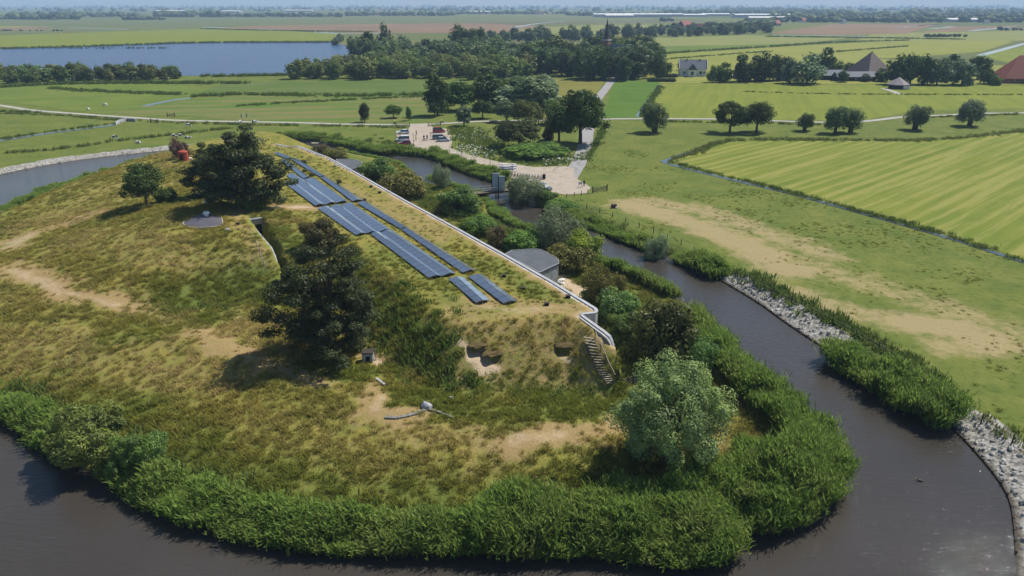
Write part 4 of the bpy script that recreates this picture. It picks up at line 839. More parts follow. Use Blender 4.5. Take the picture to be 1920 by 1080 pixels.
nw += wood('roadside_tree', 'tree along the far village street', 'trees along the far village street', ('behind the old wood', 'behind the church', 'near the big red-roofed house'), [(860, 86), (1230, 72), (1440, 62), (1440, 56), (1240, 62), (860, 77)], 26, 9, 15, [(.07, .095, .045), (.09, .12, .06), (.06, .08, .04)], 5)
nw += wood('shore_bush', 'scrubby bush on the lake shore', 'bushes on the lake shore', ('facing the open water', 'below the wood', 'against the wood'), [(625, 84), (690, 90), (690, 80), (640, 76)], 18, 5, 8, [(.09, .115, .055)], 6)
put('wood_tree', 'single small tree on the lake shore at the end of the wood', 'far2', 335, 147, 15, 132, DK, None, 'tree', False)
print('wood trees', nw)
# far tree lines that read as one mass
def far_mass(rows, seed):
    rng = np.random.default_rng(seed); bm = bmesh.new(); bmesh.ops.create_icosphere(bm, subdivisions=1, radius=1); base = np.array([v.co[:] for v in bm.verts]); fc = np.array([[v.index for v in f.verts] for f in bm.faces]); bm.free()
    V = []; F = []; vv = []; k = 0
    for x0, x1, y, dy, h, n in rows:
        for _ in range(n):
            px = rng.uniform(x0, x1); py = y + rng.uniform(-dy, dy); p = P(px, py, LAND); hh = h * rng.uniform(.6, 1.25); w = hh * rng.uniform(.5, 1.0)
            V.append(base * (1 + .22 * rng.normal(size=(len(base), 1))) * np.array([w, w, hh * .55]) + np.array([p[0], p[1], LAND + hh * .45])); F.append(fc + k); k += len(base); vv.append(np.full(len(base), rng.random()))
    me = np_mesh('far_tree_line', np.concatenate(V), np.concatenate(F), {'v': np.concatenate(vv)}); me.materials.append(M_LEAF)
    o = obj('far_tree_line', me); o.color = (.060, .080, .038, 1); tag(o, 'hazy tree lines and hedges on the horizon of the polder', 'tree line', None, 'stuff')
far_mass([(-60, 150, 36, .8, 13, 70), (20, 160, 31, 1.5, 15, 80), (230, 310, 37, .5, 9, 40), (160, 260, 31, 1, 13, 50), (290, 420, 31, 1.2, 17, 80), (400, 640, 31, 1.0, 12, 120), (650, 850, 29, 1.0, 13, 120), (850, 1060, 26, 1, 12, 90), (1060, 1260, 29, 1.2, 12, 80), (1240, 1440, 25, 1.2, 15, 110),
          (1440, 1960, 41, 1.5, 12, 150), (1440, 1960, 36, 2, 15, 170), (1440, 1960, 31, 2, 17, 160), (1250, 1300, 55, 2, 9, 16), (1330, 1450, 53, 2.5, 11, 45), (1390, 1450, 48, 1.5, 12, 30), (-60, 1980, 20, 2, 18, 300), (-60, 1980, 15.5, 1.2, 22, 330), (-60, 1980, 12.8, .7, 30, 260), (1700, 1960, 25, 2, 20, 80), (1440, 1600, 26, 2, 18, 60),
          (1350, 1500, 20, 1, 20, 60), (1870, 1930, 56, 1, 5, 8), (1735, 1810, 69, .5, 3.5, 40), (1240, 1262, 40, .6, 9, 6), (-60, 320, 90.5, .4, 1.1, 150), (320, 640, 80, .6, 1.3, 120), (0, 120, 58, .4, 2.5, 20)], 9)
# ================================================================ THE FORT
def mat_concrete(name, a, b, dark, sc=.8, rough=.9):
    t = NT(name); p = t.pos('world'); n = t.noise(sc, 6, .65, p); n2 = t.noise(sc * 7, 4, .7, p)
    mp = t.N('Mapping'); t.set(mp.inputs['Vector'], p); mp.inputs['Scale'].default_value = (3, 3, .35); st = t.noise(1.2, 4, .6, mp.outputs[0])
    c = t.mix(t.step(n, .3, .7), a, b); c = t.mix(t.math('MULTIPLY', t.step(st, .5, .72), .55), c, dark); c = t.mix(t.math('MULTIPLY', n2, .25), c, dark)
    t.bump(n2, .4, .04); return t.fin(c, rough, .25)
M_CONC = mat_concrete('weathered_concrete', (.40, .38, .36), (.52, .50, .47), (.20, .19, .16))
M_COPE = mat_concrete('pale_coping', (.34, .345, .36), (.44, .445, .455), (.20, .20, .19))
M_STONE = mat_concrete('mottled_stonework', (.26, .255, .25), (.46, .45, .44), (.11, .105, .095), 1.6)
M_ROOFING = mat_concrete('bitumen_roofing', (.075, .085, .095), (.105, .118, .13), (.06, .065, .07), .5, .8)
M_DARK = plain('dark_opening', (.02, .018, .016), .9, .3)
def wall_run(root, outer, zt, z0, th, mat, capmat, capw=.0, caph=.13, nmw='wall', nmc='coping'):
    """wall segments with a separate coping stone on each, mitred at the bends"""
    outer = np.asarray(outer); n = len(outer); off = []
    for i in range(n):
        d = outer[min(i + 1, n - 1)] - outer[max(i - 1, 0)]; d = d / np.linalg.norm(d); off.append(np.array([d[1], -d[0]]))
    off = np.array(off); a = outer; b = outer + off * th; c0 = outer - off * .06; c1 = outer + off * (th * .52)
    w = MB()
    for i in range(n - 1): w.add([(*a[i], z0), (*a[i + 1], z0), (*b[i + 1], z0), (*b[i], z0), (*a[i], zt[i]), (*a[i + 1], zt[i + 1]), (*b[i + 1], zt[i + 1]), (*b[i], zt[i])], [(0, 1, 5, 4), (1, 2, 6, 5), (2, 3, 7, 6), (3, 0, 4, 7), (4, 5, 6, 7), (3, 2, 1, 0)] if i in (0, n - 2) else [(0, 1, 5, 4), (2, 3, 7, 6), (4, 5, 6, 7)])
    w.build(nmw, mat, root)
    for i in range(n - 1):
        e = (a[i + 1] - a[i]) * .004; k = MB()
        q = [c0[i] + e, c0[i + 1] - e, c1[i + 1] - e, c1[i] + e]; zz = [zt[i], zt[i + 1], zt[i + 1], zt[i]]
        k.add([(*p, z + .004) for p, z in zip(q, zz)] + [(*p, z + caph) for p, z in zip(q, zz)], [(3, 2, 1, 0), (4, 5, 6, 7), (0, 1, 5, 4), (1, 2, 6, 5), (2, 3, 7, 6), (3, 0, 4, 7)]); k.build(nmc, capmat, root)
fort = thing('fort_building', 'long earth-covered fort with a pale concrete edge and grassed roof', 'fort')
def densify(L, zs, step):
    o = []; oz = []
    for i in range(len(L) - 1):
        m = max(1, int(np.linalg.norm(L[i + 1] - L[i]) / step))
        for k in range(m): o.append(L[i] + (L[i + 1] - L[i]) * k / m); oz.append(zs[i] + (zs[i + 1] - zs[i]) * k / m)
    return np.array(o + [L[-1]]), oz + [zs[-1]]
wa, wz = densify(WALL, [ROOF_Z] * len(WALL), 6.0); wall_run(fort, wa, wz, .8, .75, M_CONC, M_COPE)
wing = thing('wing_wall', 'lower curved wing wall stepping down from the fort corner to the stairs', 'wall')
wg = WING; wgz = WING_Z; wall_run(wing, wg, wgz, .7, .65, M_CONC, M_COPE)
left = thing('retaining_wall', 'pale topped retaining wall beside the sunken entrance court', 'wall')
# this wall's outer face looks into the court, on the left-hand side walking towards the camera
la, lz = densify(LWALL, [p[2] for p in LWALL_PX], 5.0); wall_run(left, la, lz, 1.8, .7, M_CONC, M_COPE)
ent = thing('entrance_block', 'flat-roofed concrete entrance block sunk between the mound and panels', 'bunker')
eq = [P(x, y, 6.15) for x, y in [(455, 399), (485, 395), (492, 409), (466, 413)]]
MB().prism(eq, 1.9, 6.0).build('wall', M_CONC, ent); c_ = np.mean(eq, 0)
MB().prism([c_ + (p - c_) * 1.05 for p in eq], 6.004, 6.22).build('roof', mat_concrete('grey_slab', (.24, .27, .28), (.32, .35, .36), (.16, .17, .17)), ent)
d_ = (eq[2] - eq[3]); nn_ = np.array([d_[1], -d_[0], 0]) / np.linalg.norm(d_); 
dq = [eq[3] + d_ * .12 + nn_ * .02, eq[2] - d_ * .12 + nn_ * .02]
MB().add([(dq[0][0], dq[0][1], 2.3), (dq[1][0], dq[1][1], 2.3), (dq[1][0], dq[1][1], 5.2), (dq[0][0], dq[0][1], 5.2)], [(0, 1, 2, 3)]).build('doorway', M_DARK, ent)
def casemate(label, px, z, z0=1.0, rnd=True):
    t = thing('casemate', label, 'bunker'); q = np.array([P(x, y, z)[:2] for x, y in px]); q = smooth_line(q, 4, True) if rnd else q; c = q.mean(0)
    MB().prism(c + (q - c) * .975, z0, z - .2).build('wall', M_STONE, t)
    MB().prism(q, z - .196, z).build('roof', M_ROOFING, t)
    ed = MB(); [ed.beam((*q[i], z + .03), (*q[(i + 1) % len(q)], z + .03), .08, .07) for i in range(len(q))]; ed.build('roof_edge', M_COPE, t)
    return t
casemate('near casemate with grey flat roof and mottled stone side wall, jutting from the fort', [(944, 478), (960, 469.6), (1000, 467), (1010, 467.5), (1018, 470), (1042, 483.5), (1047, 488), (1048, 494), (1012, 511), (985, 497)], 5.9, 1.0, False)
casemate('far casemate with rounded dark roof jutting from the fort wall', [(630, 299), (650, 298.5), (668, 300), (679, 305), (676, 311), (664, 316), (655, 316), (643, 308)], 5.9)
# cupola on the left mound
cq = smooth_line([P(x, y, 6.5)[:2] for x, y in [(346, 428), (352, 420), (370, 412), (392, 409), (413, 412), (418, 425), (416, 430), (395, 433), (365, 434)]], 4, True)
cup = thing('gun_cupola', 'oval slate-grey armoured cupola roof set in the grassy mound', 'cupola')
zc_ = max(height(cq[:, 0], cq[:, 1])) + .05; cc_ = cq.mean(0)
MB().prism(cc_ + (cq - cc_) * 1.04, zc_ - .9, zc_ + .06).build('rim', M_CONC, cup)
m_ = MB(); n_ = len(cq); rings = [(1.0, .065), (.75, .25), (.45, .38), (.15, .44)]; V = [(*(cc_ + (p - cc_) * k), zc_ + z) for k, z in rings for p in cq]
m_.add(V, [(r * n_ + i, r * n_ + (i + 1) % n_, (r + 1) * n_ + (i + 1) % n_, (r + 1) * n_ + i) for r in range(3) for i in range(n_)] + [tuple(range(3 * n_, 4 * n_))]).build('dome', plain('slate_steel', (.085, .08, .095), .6, .35, 1.5, .4), cup, True)
# ---------------------------------------------------------------- solar panels
def mat_solar():
    t = NT('solar_glass'); p = t.pos('world'); n = t.noise(.4, 3, .5, p); n2 = t.noise(6, 3, .6, p)
    c = t.mix(n, (.085, .11, .155), (.125, .15, .20)); c = t.mix(t.math('MULTIPLY', t.step(n2, .55, .8), .35), c, (.10, .11, .12))
    t.b.inputs['Coat Weight'].default_value = 1.0; t.b.inputs['Coat Roughness'].default_value = .05
    return t.fin(c, .22, .9)
M_SOLAR = mat_solar(); M_ALU = plain('anodised_frame', (.35, .37, .40), .45, .15, 3, .5, .7)
def solar(label, le, ri, re, group=None):
    """one tent-shaped row: left edge, ridge and right edge as pixel pairs (far, near)"""
    zr = ROOF_Z + .02; lo = zr + .16; hi = zr + .52
    L = [P(*p, lo) for p in le]; Rg = [P(*p, hi) for p in ri]; Rt = [P(*p, lo) for p in re]
    t = thing('solar_array', label, 'solar panels', group=group)
    n = max(2, int(round(np.linalg.norm(Rg[1] - Rg[0]) / 1.7)))
    for E in (L, Rt):
        for i in range(n):
            f0 = (i + .02) / n; f1 = (i + .98) / n
            a = E[0] + (E[1] - E[0]) * f0; b = E[0] + (E[1] - E[0]) * f1; c = Rg[0] + (Rg[1] - Rg[0]) * f1; d = Rg[0] + (Rg[1] - Rg[0]) * f0
            c = c + (b - c) * .02; d = d + (a - d) * .02
            q = [a, b, c, d]; nz = np.cross(b - a, d - a); nz = nz / np.linalg.norm(nz); nz = nz if nz[2] > 0 else -nz
            MB().add(q + [p + nz * .045 for p in q], [(3, 2, 1, 0), (4, 5, 6, 7), (0, 1, 5, 4), (1, 2, 6, 5), (2, 3, 7, 6), (3, 0, 4, 7)]).build('solar_panel', M_SOLAR, t)
    m = MB()
    for f in np.linspace(.01, .99, n // 2 + 2):
        g = [E[0] + (E[1] - E[0]) * f for E in (L, Rg, Rt)]
        m.beam(g[0] - (0, 0, .05), g[1] - (0, 0, .06), .05, .05); m.beam(g[2] - (0, 0, .05), g[1] - (0, 0, .06), .05, .05)
        for k in (0, 2): m.beam((g[k][0], g[k][1], height1(g[k][0], g[k][1]) - .05), g[k] - (0, 0, .02), .05, .05)
        m.beam((g[1][0], g[1][1], height1(g[1][0], g[1][1]) - .05), g[1] - (0, 0, .05), .05, .05)
    m.build('frame', M_ALU, t); return t
SOL = [('nearest short solar row, left of the pair next to the brown roof edge', ((841, 523), (892, 567.5)), ((856, 518.5), (905, 563)), ((869, 520), (918, 563))),
       ('nearest solar row right of the shortest one', ((878, 519), (944, 569)), ((894, 513.5), (957.5, 564)), ((903, 514), (970, 564.5))),
       ('outer single solar row reaching the weedy gap behind the nearest pair', ((752.5, 430), (868, 511.5)), ((761, 426.5), (882.5, 506)), ((767, 427.5), (893, 507.5))),
       ('weed-grown left solar row of the double block next to the nearest pair', ((695, 438.5), (804, 521)), ((703, 434), (819, 516)), ((714.5, 435.2), (828.5, 517.5))),
       ('right solar row of the double block next to the nearest pair', ((715.5, 435.4), (829.5, 517.6)), ((724.5, 431), (845, 512)), ((735, 432), (855, 513))),
       ('single solar row between the outer row and the far blocks', ((670, 381), (751, 429)), ((680.5, 376.5), (760, 425.5)), ((688, 377.5), (766, 427))),
       ('left solar row of the second triple block, half hidden by a dark bush', ((596, 390.6), (667.5, 441)), ((609, 386), (677.5, 436.5)), ((618.5, 386.8), (687, 437.6))),
       ('middle solar row of the second triple block', ((619.5, 386.8), (688, 437.6)), ((632.5, 383.3), (699, 433.3)), ((639.5, 384), (708.5, 435))),
       ('right solar row of the second triple block', ((640.5, 384), (709.5, 435)), ((652.5, 379.6), (724, 430)), ((659.5, 380.8), (733.5, 431.6))),
       ('left solar row of the first triple block by the sandy patch', ((533, 342.5), (591, 385.6)), ((544, 338.6), (600, 382)), ((550.5, 339.6), (609.5, 383.5))),
       ('middle solar row of the first triple block by the sandy patch', ((551.5, 339.6), (610.5, 383.5)), ((562.5, 335.6), (621, 378.8)), ((569.5, 336.2), (630.5, 380.2))),
       ('right solar row of the first triple block', ((570.5, 336.2), (631.5, 380.2)), ((585, 333.4), (645, 376.2)), ((591, 334.6), (652, 377.6))),
       ('single solar row beside the first triple block', ((601.5, 333), (661, 377.5)), ((607.5, 330.6), (671, 374)), ((613, 331.5), (681, 375.5))),
       ('long solar row running in under the tallest pine', ((527.5, 301), (569, 335)), ((531.5, 298), (576.5, 332)), ((536, 299.5), (582, 333.3))),
       ('short solar stub next to the tallest pine', ((538, 329), (548, 338.5)), ((545, 324.6), (560, 335.6)), ((550, 325.6), (567, 335.6))),
       ('outer solar row with shrubs growing beside it near the pine', ((545, 298.5), (600, 331.5)), ((552.5, 296.3), (606.5, 329)), ((558.5, 297.7), (612, 330.5))),
       ('farthest short solar row at the far end of the roof', ((514, 288), (539, 298)), ((519, 284.8), (545.5, 295)), ((523, 285.5), (550, 295.8)))]
for s_ in SOL: solar(*s_)
rb = np.random.default_rng(5)
for lab, bx, by, w, top in [('small dark weed bush between the far solar rows', 572, 322, 12, 315), ('dark weed bush behind the outer far solar row', 585, 330, 16, 322), ('brown shrub alone on the far roof grass', 636, 343, 14, 334), ('dark roof shrub by the outermost far solar row', 570, 307, 14, 298)]:
    put('roof_shrub', lab, 'bush3', bx, by, w, top, (.09, .10, .035), None, 'shrub', parts=SH)
# ---------------------------------------------------------------- small things on the island
M_WOOD = plain('grey_timber', (.17, .14, .10), .9, .35, 5, .15, 0, .4); M_DWOOD = plain('dark_timber', (.055, .045, .035), .9, .4, 5, .15, 0, .4); M_PWOOD = plain('pale_timber', (.30, .26, .19), .9, .25, 5, .15)
M_WHITE = plain('white_paint', (.72, .71, .68), .6, .12, 4, .4); M_RUST = plain('red_rusted_steel', (.33, .065, .035), .8, .35, 2.5, .2)
st = thing('wooden_stair', 'wooden stair of many open treads with a handrail, climbing the slope by the wing wall', 'stairs')
Lp = [(1094, 641), (1108, 672), (1121, 701), (1136, 722)]; Rp = [(1113, 637), (1128, 670), (1139, 697), (1150, 719)]
def lerp_px(P4, t):
    k = t * 3; i = min(int(k), 2); f = k - i; return (P4[i][0] + (P4[i + 1][0] - P4[i][0]) * f, P4[i][1] + (P4[i + 1][1] - P4[i][1]) * f)
ls = [G(*lerp_px(Lp, k / 17)) + (0, 0, .12) for k in range(18)]; rs = [G(*lerp_px(Rp, k / 17)) + (0, 0, .12) for k in range(18)]
for a, b in zip(ls, rs):
    zz = max(a[2], b[2]); MB().beam((a[0], a[1], zz), (b[0], b[1], zz), .22, .06).build('tread', M_PWOOD, st)
for L_ in (ls, rs):
    m = MB(); zs_ = np.linspace(L_[0][2], L_[-1][2], 18)
    for i in range(0, 17): m.beam(L_[i] - (0, 0, .03), L_[i + 1] - (0, 0, .03), .07, .16)
    m.build('stringer', M_WOOD, st)
hr = MB(); 
for i in range(0, 17): hr.beam(rs[i] + (.15, 0, .95), rs[i + 1] + (.15, 0, .95), .08, .06)
hro = hr.build('handrail', M_PWOOD, st)
for i in range(0, 18, 4): MB().beam(rs[i] + (.15, 0, -.3), rs[i] + (.15, 0, .98), .09, .09, (1, 0, 0)).build('post', M_WOOD, hro)
fe = thing('board_fence', 'dark board fence running from the foot of the wing wall to the willow', 'fence')
fa, fb = G(1158, 712), G(1196, 718)
fp = [fa + (fb - fa) * f for f in (0, .25, .5, .75, 1)]; fp = [np.array([p[0], p[1], height1(p[0], p[1])]) for p in fp]
for k in range(4):
    for p, q_ in zip(fp, fp[1:]): MB().beam(p + (0, 0, .25 + .27 * k), q_ + (0, 0, .25 + .27 * k), .05, .2).build('board', M_WOOD, fe)
for p in fp: MB().box(p - (0, 0, .3), (.13, .13, 1.6)).build('post', M_DWOOD, fe)
print('fence', fp)
fc = G(1228, 716); MB().beam(fb + (0, 0, 1.05), fc + (0, 0, 1.0), .05, .1).build('rail', M_WOOD, fe); MB().box(fc - (0, 0, .3), (.12, .12, 1.5)).build('post', M_DWOOD, fe)
ip = G(1219, 712); s_ = thing('post_sign', 'small grey panel on a post behind the board fence', 'sign', tuple(ip)); MB().box((0, 0, -.3), (.08, .08, 1.3)).build('post', M_DWOOD, s_); MB().box((0, 0, 1.0), (.5, .06, .35)).build('panel', M_COPE, s_)
def rock(name, label, cat, p, s, mat, seed, rz=0):
    bm = bmesh.new(); bmesh.ops.create_icosphere(bm, subdivisions=2, radius=1); rr = random.Random(seed)
    for v in bm.verts:
        k = 1 + .3 * math.sin(v.co.x * 3 + seed) * math.cos(v.co.y * 2.3 + seed * 2) + rr.uniform(-.12, .12); v.co = Vector((v.co.x * s[0], v.co.y * s[1], max(v.co.z, -.35) * s[2])) * k
    me = bpy.data.meshes.new(name); bm.to_mesh(me); bm.free(); o = obj(name, me, mat); o.location = (p[0], p[1], p[2] + .2 * s[2]); o.rotation_euler.z = rz; return tag(o, label, cat)
M_RUIN = mat_concrete('mossy_concrete', (.15, .14, .12), (.24, .23, .21), (.07, .07, .05), 1.5)
ruin = thing('concrete_ruin', 'broken low concrete wall in an arc around the grassy hollow', 'ruin')
arc = [G(x, y) for x, y in [(722, 783), (745, 784), (765, 780), (785, 775), (797, 769)]]
for i in range(4): MB().beam(arc[i] + (0, 0, .02), arc[i + 1] * .97 + arc[i] * .03 + (0, 0, .02), .42, .22).build('slab', M_RUIN, ruin)
arc = [G(x, y) for x, y in [(804, 769), (820, 773), (836, 779), (851, 785)]]
for i in range(3): MB().beam(arc[i] + (0, 0, .08), arc[i + 1] + (0, 0, .05), .25, .22).build('slab', M_RUIN, ruin)
rock('concrete_lump', 'pale broken concrete lump at the top of the low ruined wall', 'rubble', G(801, 764), (.6, .42, .5), M_COPE, 3)
rock('concrete_lump', 'small pale stone in the grass behind the ruined wall', 'rubble', G(846, 748), (.3, .25, .25), M_COPE, 5)
a_, b_ = G(706, 712), G(722, 724); tag(MB().beam(a_ + (0, 0, .1), b_ + (0, 0, .1), .25, .3).build('concrete_beam', M_COPE), 'pale concrete beam lying at the end of the sandy track', 'beam')
sh = thing('stone_block_hut', 'small dark stone hut with a pale post at the foot of the big pine', 'hut', tuple(G(691, 676)))
MB().box((0, 0, -.3), (1.2, 1.1, 1.4)).build('wall', M_STONE, sh); MB().box((0, 0, 1.104), (1.35, 1.25, .14)).build('roof', M_DWOOD, sh); MB().add([(-.2, -.556, 0), (.3, -.556, 0), (.3, -.556, .8), (-.2, -.556, .8)], [(0, 1, 2, 3)]).build('doorway', M_DARK, sh); MB().box((.85, .1, -.2), (.1, .1, 1.7)).build('post', M_PWOOD, sh)
bx_ = thing('steel_sentry_box', 'rust-red steel sentry box on the far end of the mound', 'box', tuple(G(345, 301)))
MB().tube([(0, 0, -.2), (0, 0, 2.1)], [1.15, 1.15], 14).build('wall', M_RUST, bx_); MB().tube([(0, 0, 2.104), (0, 0, 2.3), (0, 0, 2.5)], [1.22, 1.1, .5], 14).build('roof', M_RUST, bx_); MB().add([(-.35, -1.16, .1), (.35, -1.16, .1), (.35, -1.16, 1.8), (-.35, -1.16, 1.8)], [(0, 1, 2, 3)]).build('doorway', M_DARK, bx_)
rock('white_boulder', 'white painted boulder beside the red steel box', 'boulder', G(357, 299), (.5, .4, .5), M_WHITE, 8)
vt = thing('roof_vent', 'white mushroom vent on top of the armoured cupola', 'vent', (*(P(388, 409, zc_)[:2]), zc_ + .05))
MB().tube([(0, 0, -.3), (0, 0, .8)], .35, 10).build('pipe', M_WHITE, vt); MB().tube([(0, 0, .804), (0, 0, 1.0), (0, 0, 1.15)], [.6, .5, .15], 10).build('cap', M_WHITE, vt)
for k_, (lab, x, y) in enumerate([('small white vent box in the grass near the small tree', 386, 381), ('small white vent box beside the armoured cupola', 427, 433), ('dark vent pipe behind the armoured cupola edge', 446, 421), ('small white vent on the far roof edge', 630, 312), ('dark drain box on the roof beside the first sandy strip', 696, 351), ('dark roof vent in the middle of the brown roof strip', 712, 362),
                                  ('dark roof vent in the weeds opposite the near casemate', 945, 519), ('dark roof vent beside the nearest solar pair', 981, 543), ('dark hatch on the brown corner of the roof', 1065, 558), ('dark vent close to the roof corner', 1025, 572), ('small dark post near the solar row gap', 684, 376)]):
    p = G(x, y); t = thing('vent_box', lab, 'vent', tuple(p)); MB().box((0, 0, -.1), (.55, .45, .38)).build('box', M_WHITE if 'white' in lab else M_DARK, t); MB().box((0, 0, .284), (.65, .55, .07)).build('lid', M_COPE if 'white' in lab else M_DWOOD, t)
for k_, (x, y, s_) in enumerate([(372, 366, .8), (362, 368, .6), (380, 362, .55)]): rock('white_boulder', 'white boulder in the shade under the smaller pine', 'boulder', G(x, y), (s_, s_ * .7, s_ * .5), M_WHITE, 20 + k_)['group'] = 'white rubble under the pine'
for k_, (x, y, s_) in enumerate([(1046, 531, .5), (1051, 527, .6), (1054, 533, .45)]):
    rock('white_boulder', 'white boulder at the foot of the near casemate', 'boulder', P(x, y, 1.25), (s_, s_ * .8, s_ * .6), M_WHITE, 30 + k_)['group'] = 'white stones by the casemate'
M_TURF = plain('turf_lip', (.12, .09, .04), .95, .5, 3, .05, 0, .8)
for (c, r, dp), lab in zip(_pits, ('overhanging turf lip of the sandy hollow nearest the shaded slope', 'overhanging turf lip of the lower sandy hollow beside its twin', 'overhanging turf lip of the lone sandy hollow near the stair')):
    zt = float(_height0(np.array([c[0]]), np.array([c[1] + 1.0]))[0]); o_ = rock('sandy_hollow_lip', lab, 'hollow', (c[0], c[1] + .95, zt - .12), (1.25, .75, .3), M_TURF, int(c[0] * 7) + 3)
lf = thing('wire_fence', 'thin wooden posts with wire along the edge of the retaining wall', 'fence')
pp = [G(x, y) for x, y in [(481, 462), (488, 480), (495, 497), (500, 510)]]
for p in pp: MB().box(p - (0, 0, .2), (.1, .1, 1.4)).build('post', M_PWOOD, lf)
w_ = MB(); [w_.beam(pp[i] + (0, 0, z), pp[i + 1] + (0, 0, z), .02, .02) for i in range(3) for z in (.6, 1.1)]; w_.build('wire', M_ALU, lf)
# ================================================================ BRIDGE, CAR PARK, PEOPLE, ANIMALS
def yaw_px(a, b):
    p, q = P(*a), P(*b); return math.atan2(q[1] - p[1], q[0] - p[0])
br = thing('lift_bridge', 'narrow timber footbridge with two tall pale steel panels across the moat', 'bridge')
ba, bb = P(878, 363, 1.5), P(985, 352, 1.5); bd = (bb - ba) / np.linalg.norm(bb - ba); bn = np.array([-bd[1], bd[0], 0]); BL = np.linalg.norm(bb - ba)
n_ = int(BL / .45)
for k in range(n_): MB().beam(ba + bd * (k + .5) * BL / n_ - bn * 1.1, ba + bd * (k + .5) * BL / n_ + bn * 1.1, .4, .08).build('plank', M_WOOD, br)
for s in (-.9, .9): MB().beam(ba + bn * s - (0, 0, .2), bb + bn * s - (0, 0, .2), .2, .3).build('girder', M_DWOOD, br)
for s in (-1.1, 1.1):
    r = MB(); r.beam(ba + bn * s + (0, 0, 1.05), bb + bn * s + (0, 0, 1.05), .08, .08); r.beam(ba + bn * s + (0, 0, .55), bb + bn * s + (0, 0, .55), .05, .05); ro = r.build('railing', M_COPE, br)
    for f in np.linspace(0, 1, 9): p = ba + (bb - ba) * f + bn * s; MB().beam(p, p + (0, 0, 1.1), .08, .08, (1, 0, 0)).build('post', M_COPE, ro)
for f in (.25, .5, .75):
    for s in (-.8, .8): p = ba + (bb - ba) * f + bn * s; MB().beam(p - (0, 0, 3), p - (0, 0, .35), .25, .25, (1, 0, 0)).build('pile', M_DWOOD, br)
M_PANEL = plain('pale_steel_panel', (.42, .46, .50), .5, .12, 1.5, .4)
for cx, w, top in ((930, 14, 327), (941, 11, 332)):
    p = P(cx, 358, 1.5); h = top_z(p, top) - 1.5; W = w * depth(p) / FPX; e = np.array([1, 0, 0]); q = p + np.array([0, .6 if cx == 930 else .2, 0])
    pn = MB().box((q[0], q[1], 1.55), (W, .22, h)).build('lift_panel', M_PANEL, br); MB().box((q[0], q[1], 1.55 + h + .004), (W + .1, .3, .1)).build('cap', M_COPE, pn); MB().box((q[0] - W / 2 - .1, q[1], 1.0), (.18, .3, h + .7)).build('post', M_DARK, pn)
p = P(934, 360, 0); MB().box((p[0], p[1], -1.5), (.45, .45, top_z(p, 332) + 1.5)).build('mast', M_DARK, br); MB().box((p[0], p[1], -.5), (.9, .9, .7)).build('footing', M_COPE, br)
# ---- cars
M_TYRE = plain('tyre_rubber', (.02, .02, .02), .9, .2); M_RIM = plain('wheel_rim', (.45, .46, .48), .35, .1, 3, .5, .8)
def glossy(name, col):
    t = NT(name); t.b.inputs['Coat Weight'].default_value = .7; t.b.inputs['Coat Roughness'].default_value = .08
    n = t.noise(2.5, 4, .6, t.pos('world')); return t.fin(t.mix(n, tuple(x * .92 for x in col), tuple(min(1, x * 1.05) for x in col)), .35, .5)
M_CAR = {'white': glossy('white_car_paint', (.74, .76, .78)), 'red': glossy('red_car_paint', (.36, .018, .028)), 'silver': glossy('silver_car_paint', (.50, .54, .60)), 'dark': glossy('dark_green_car_paint', (.022, .035, .035)), 'grey': glossy('grey_car_paint', (.20, .24, .27))}
M_GLASS = glossy('dark_car_glass', (.02, .026, .032)); M_LAMP = plain('lamp_glass', (.8, .78, .7), .2, .05); M_TAIL = plain('tail_lamp', (.35, .02, .02), .3, .1)
def loft(secs):
    """sections: list of rings with the same number of points"""
    m = MB(); n = len(secs[0]); V = [p for s in secs for p in s]
    m.add(V, [(i * n + k, i * n + (k + 1) % n, (i + 1) * n + (k + 1) % n, (i + 1) * n + k) for i in range(len(secs) - 1) for k in range(n)] + [tuple(range(n))[::-1], tuple(range((len(secs) - 1) * n, len(secs) * n))]); return m
def car_body(L, W, van):
    xs = [-.5, -.48, -.40, -.2, .05, .25, .40, .48, .5]; top = [.62, .82, .90, .92, .92, .90, .80, .68, .52] if not van else [.9, 1.0, 1.0, 1.0, 1.0, .98, .9, .75, .6]; S = []
    for x, z in zip(xs, top):
        w = W / 2 * (1 - 2.2 * max(0, abs(x) - .36) ** 1.2 * 1.6); S.append([(x * L, -w * .94, .24), (x * L, w * .94, .24), (x * L, w, .5), (x * L, w * .96, z - .06), (x * L, w * .86, z), (x * L, -w * .86, z), (x * L, -w * .96, z - .06), (x * L, -w, .5)])
    return loft(S).mesh('body')
def cabin(L, W, H, van, shrink=0):
    pr = [(-.47, .85), (-.40, H - .06), (-.30, H), (.02, H), (.12, H - .08), (.29, .86)] if not van else [(-.49, .95), (-.47, H - .05), (-.44, H), (.12, H), (.2, H - .1), (.36, .92)]; S = []
    for x, z in pr: f = (z - .85) / (H - .85); w = W / 2 * (.92 - .17 * f) - shrink; S.append([(x * L, -W / 2 * .9, .84), (x * L, W / 2 * .9, .84), (x * L, w, z), (x * L, -w, z)])
    return loft(S).mesh('window')
_rims = MB().tube([(0, -.11, 0), (0, .11, 0)], .31, 14).mesh('tyre'); _rims.materials.append(M_TYRE); _rim2 = MB().tube([(0, -.118, 0), (0, .118, 0)], .19, 10).mesh('rim'); _rim2.materials.append(M_RIM)
CARM = {}
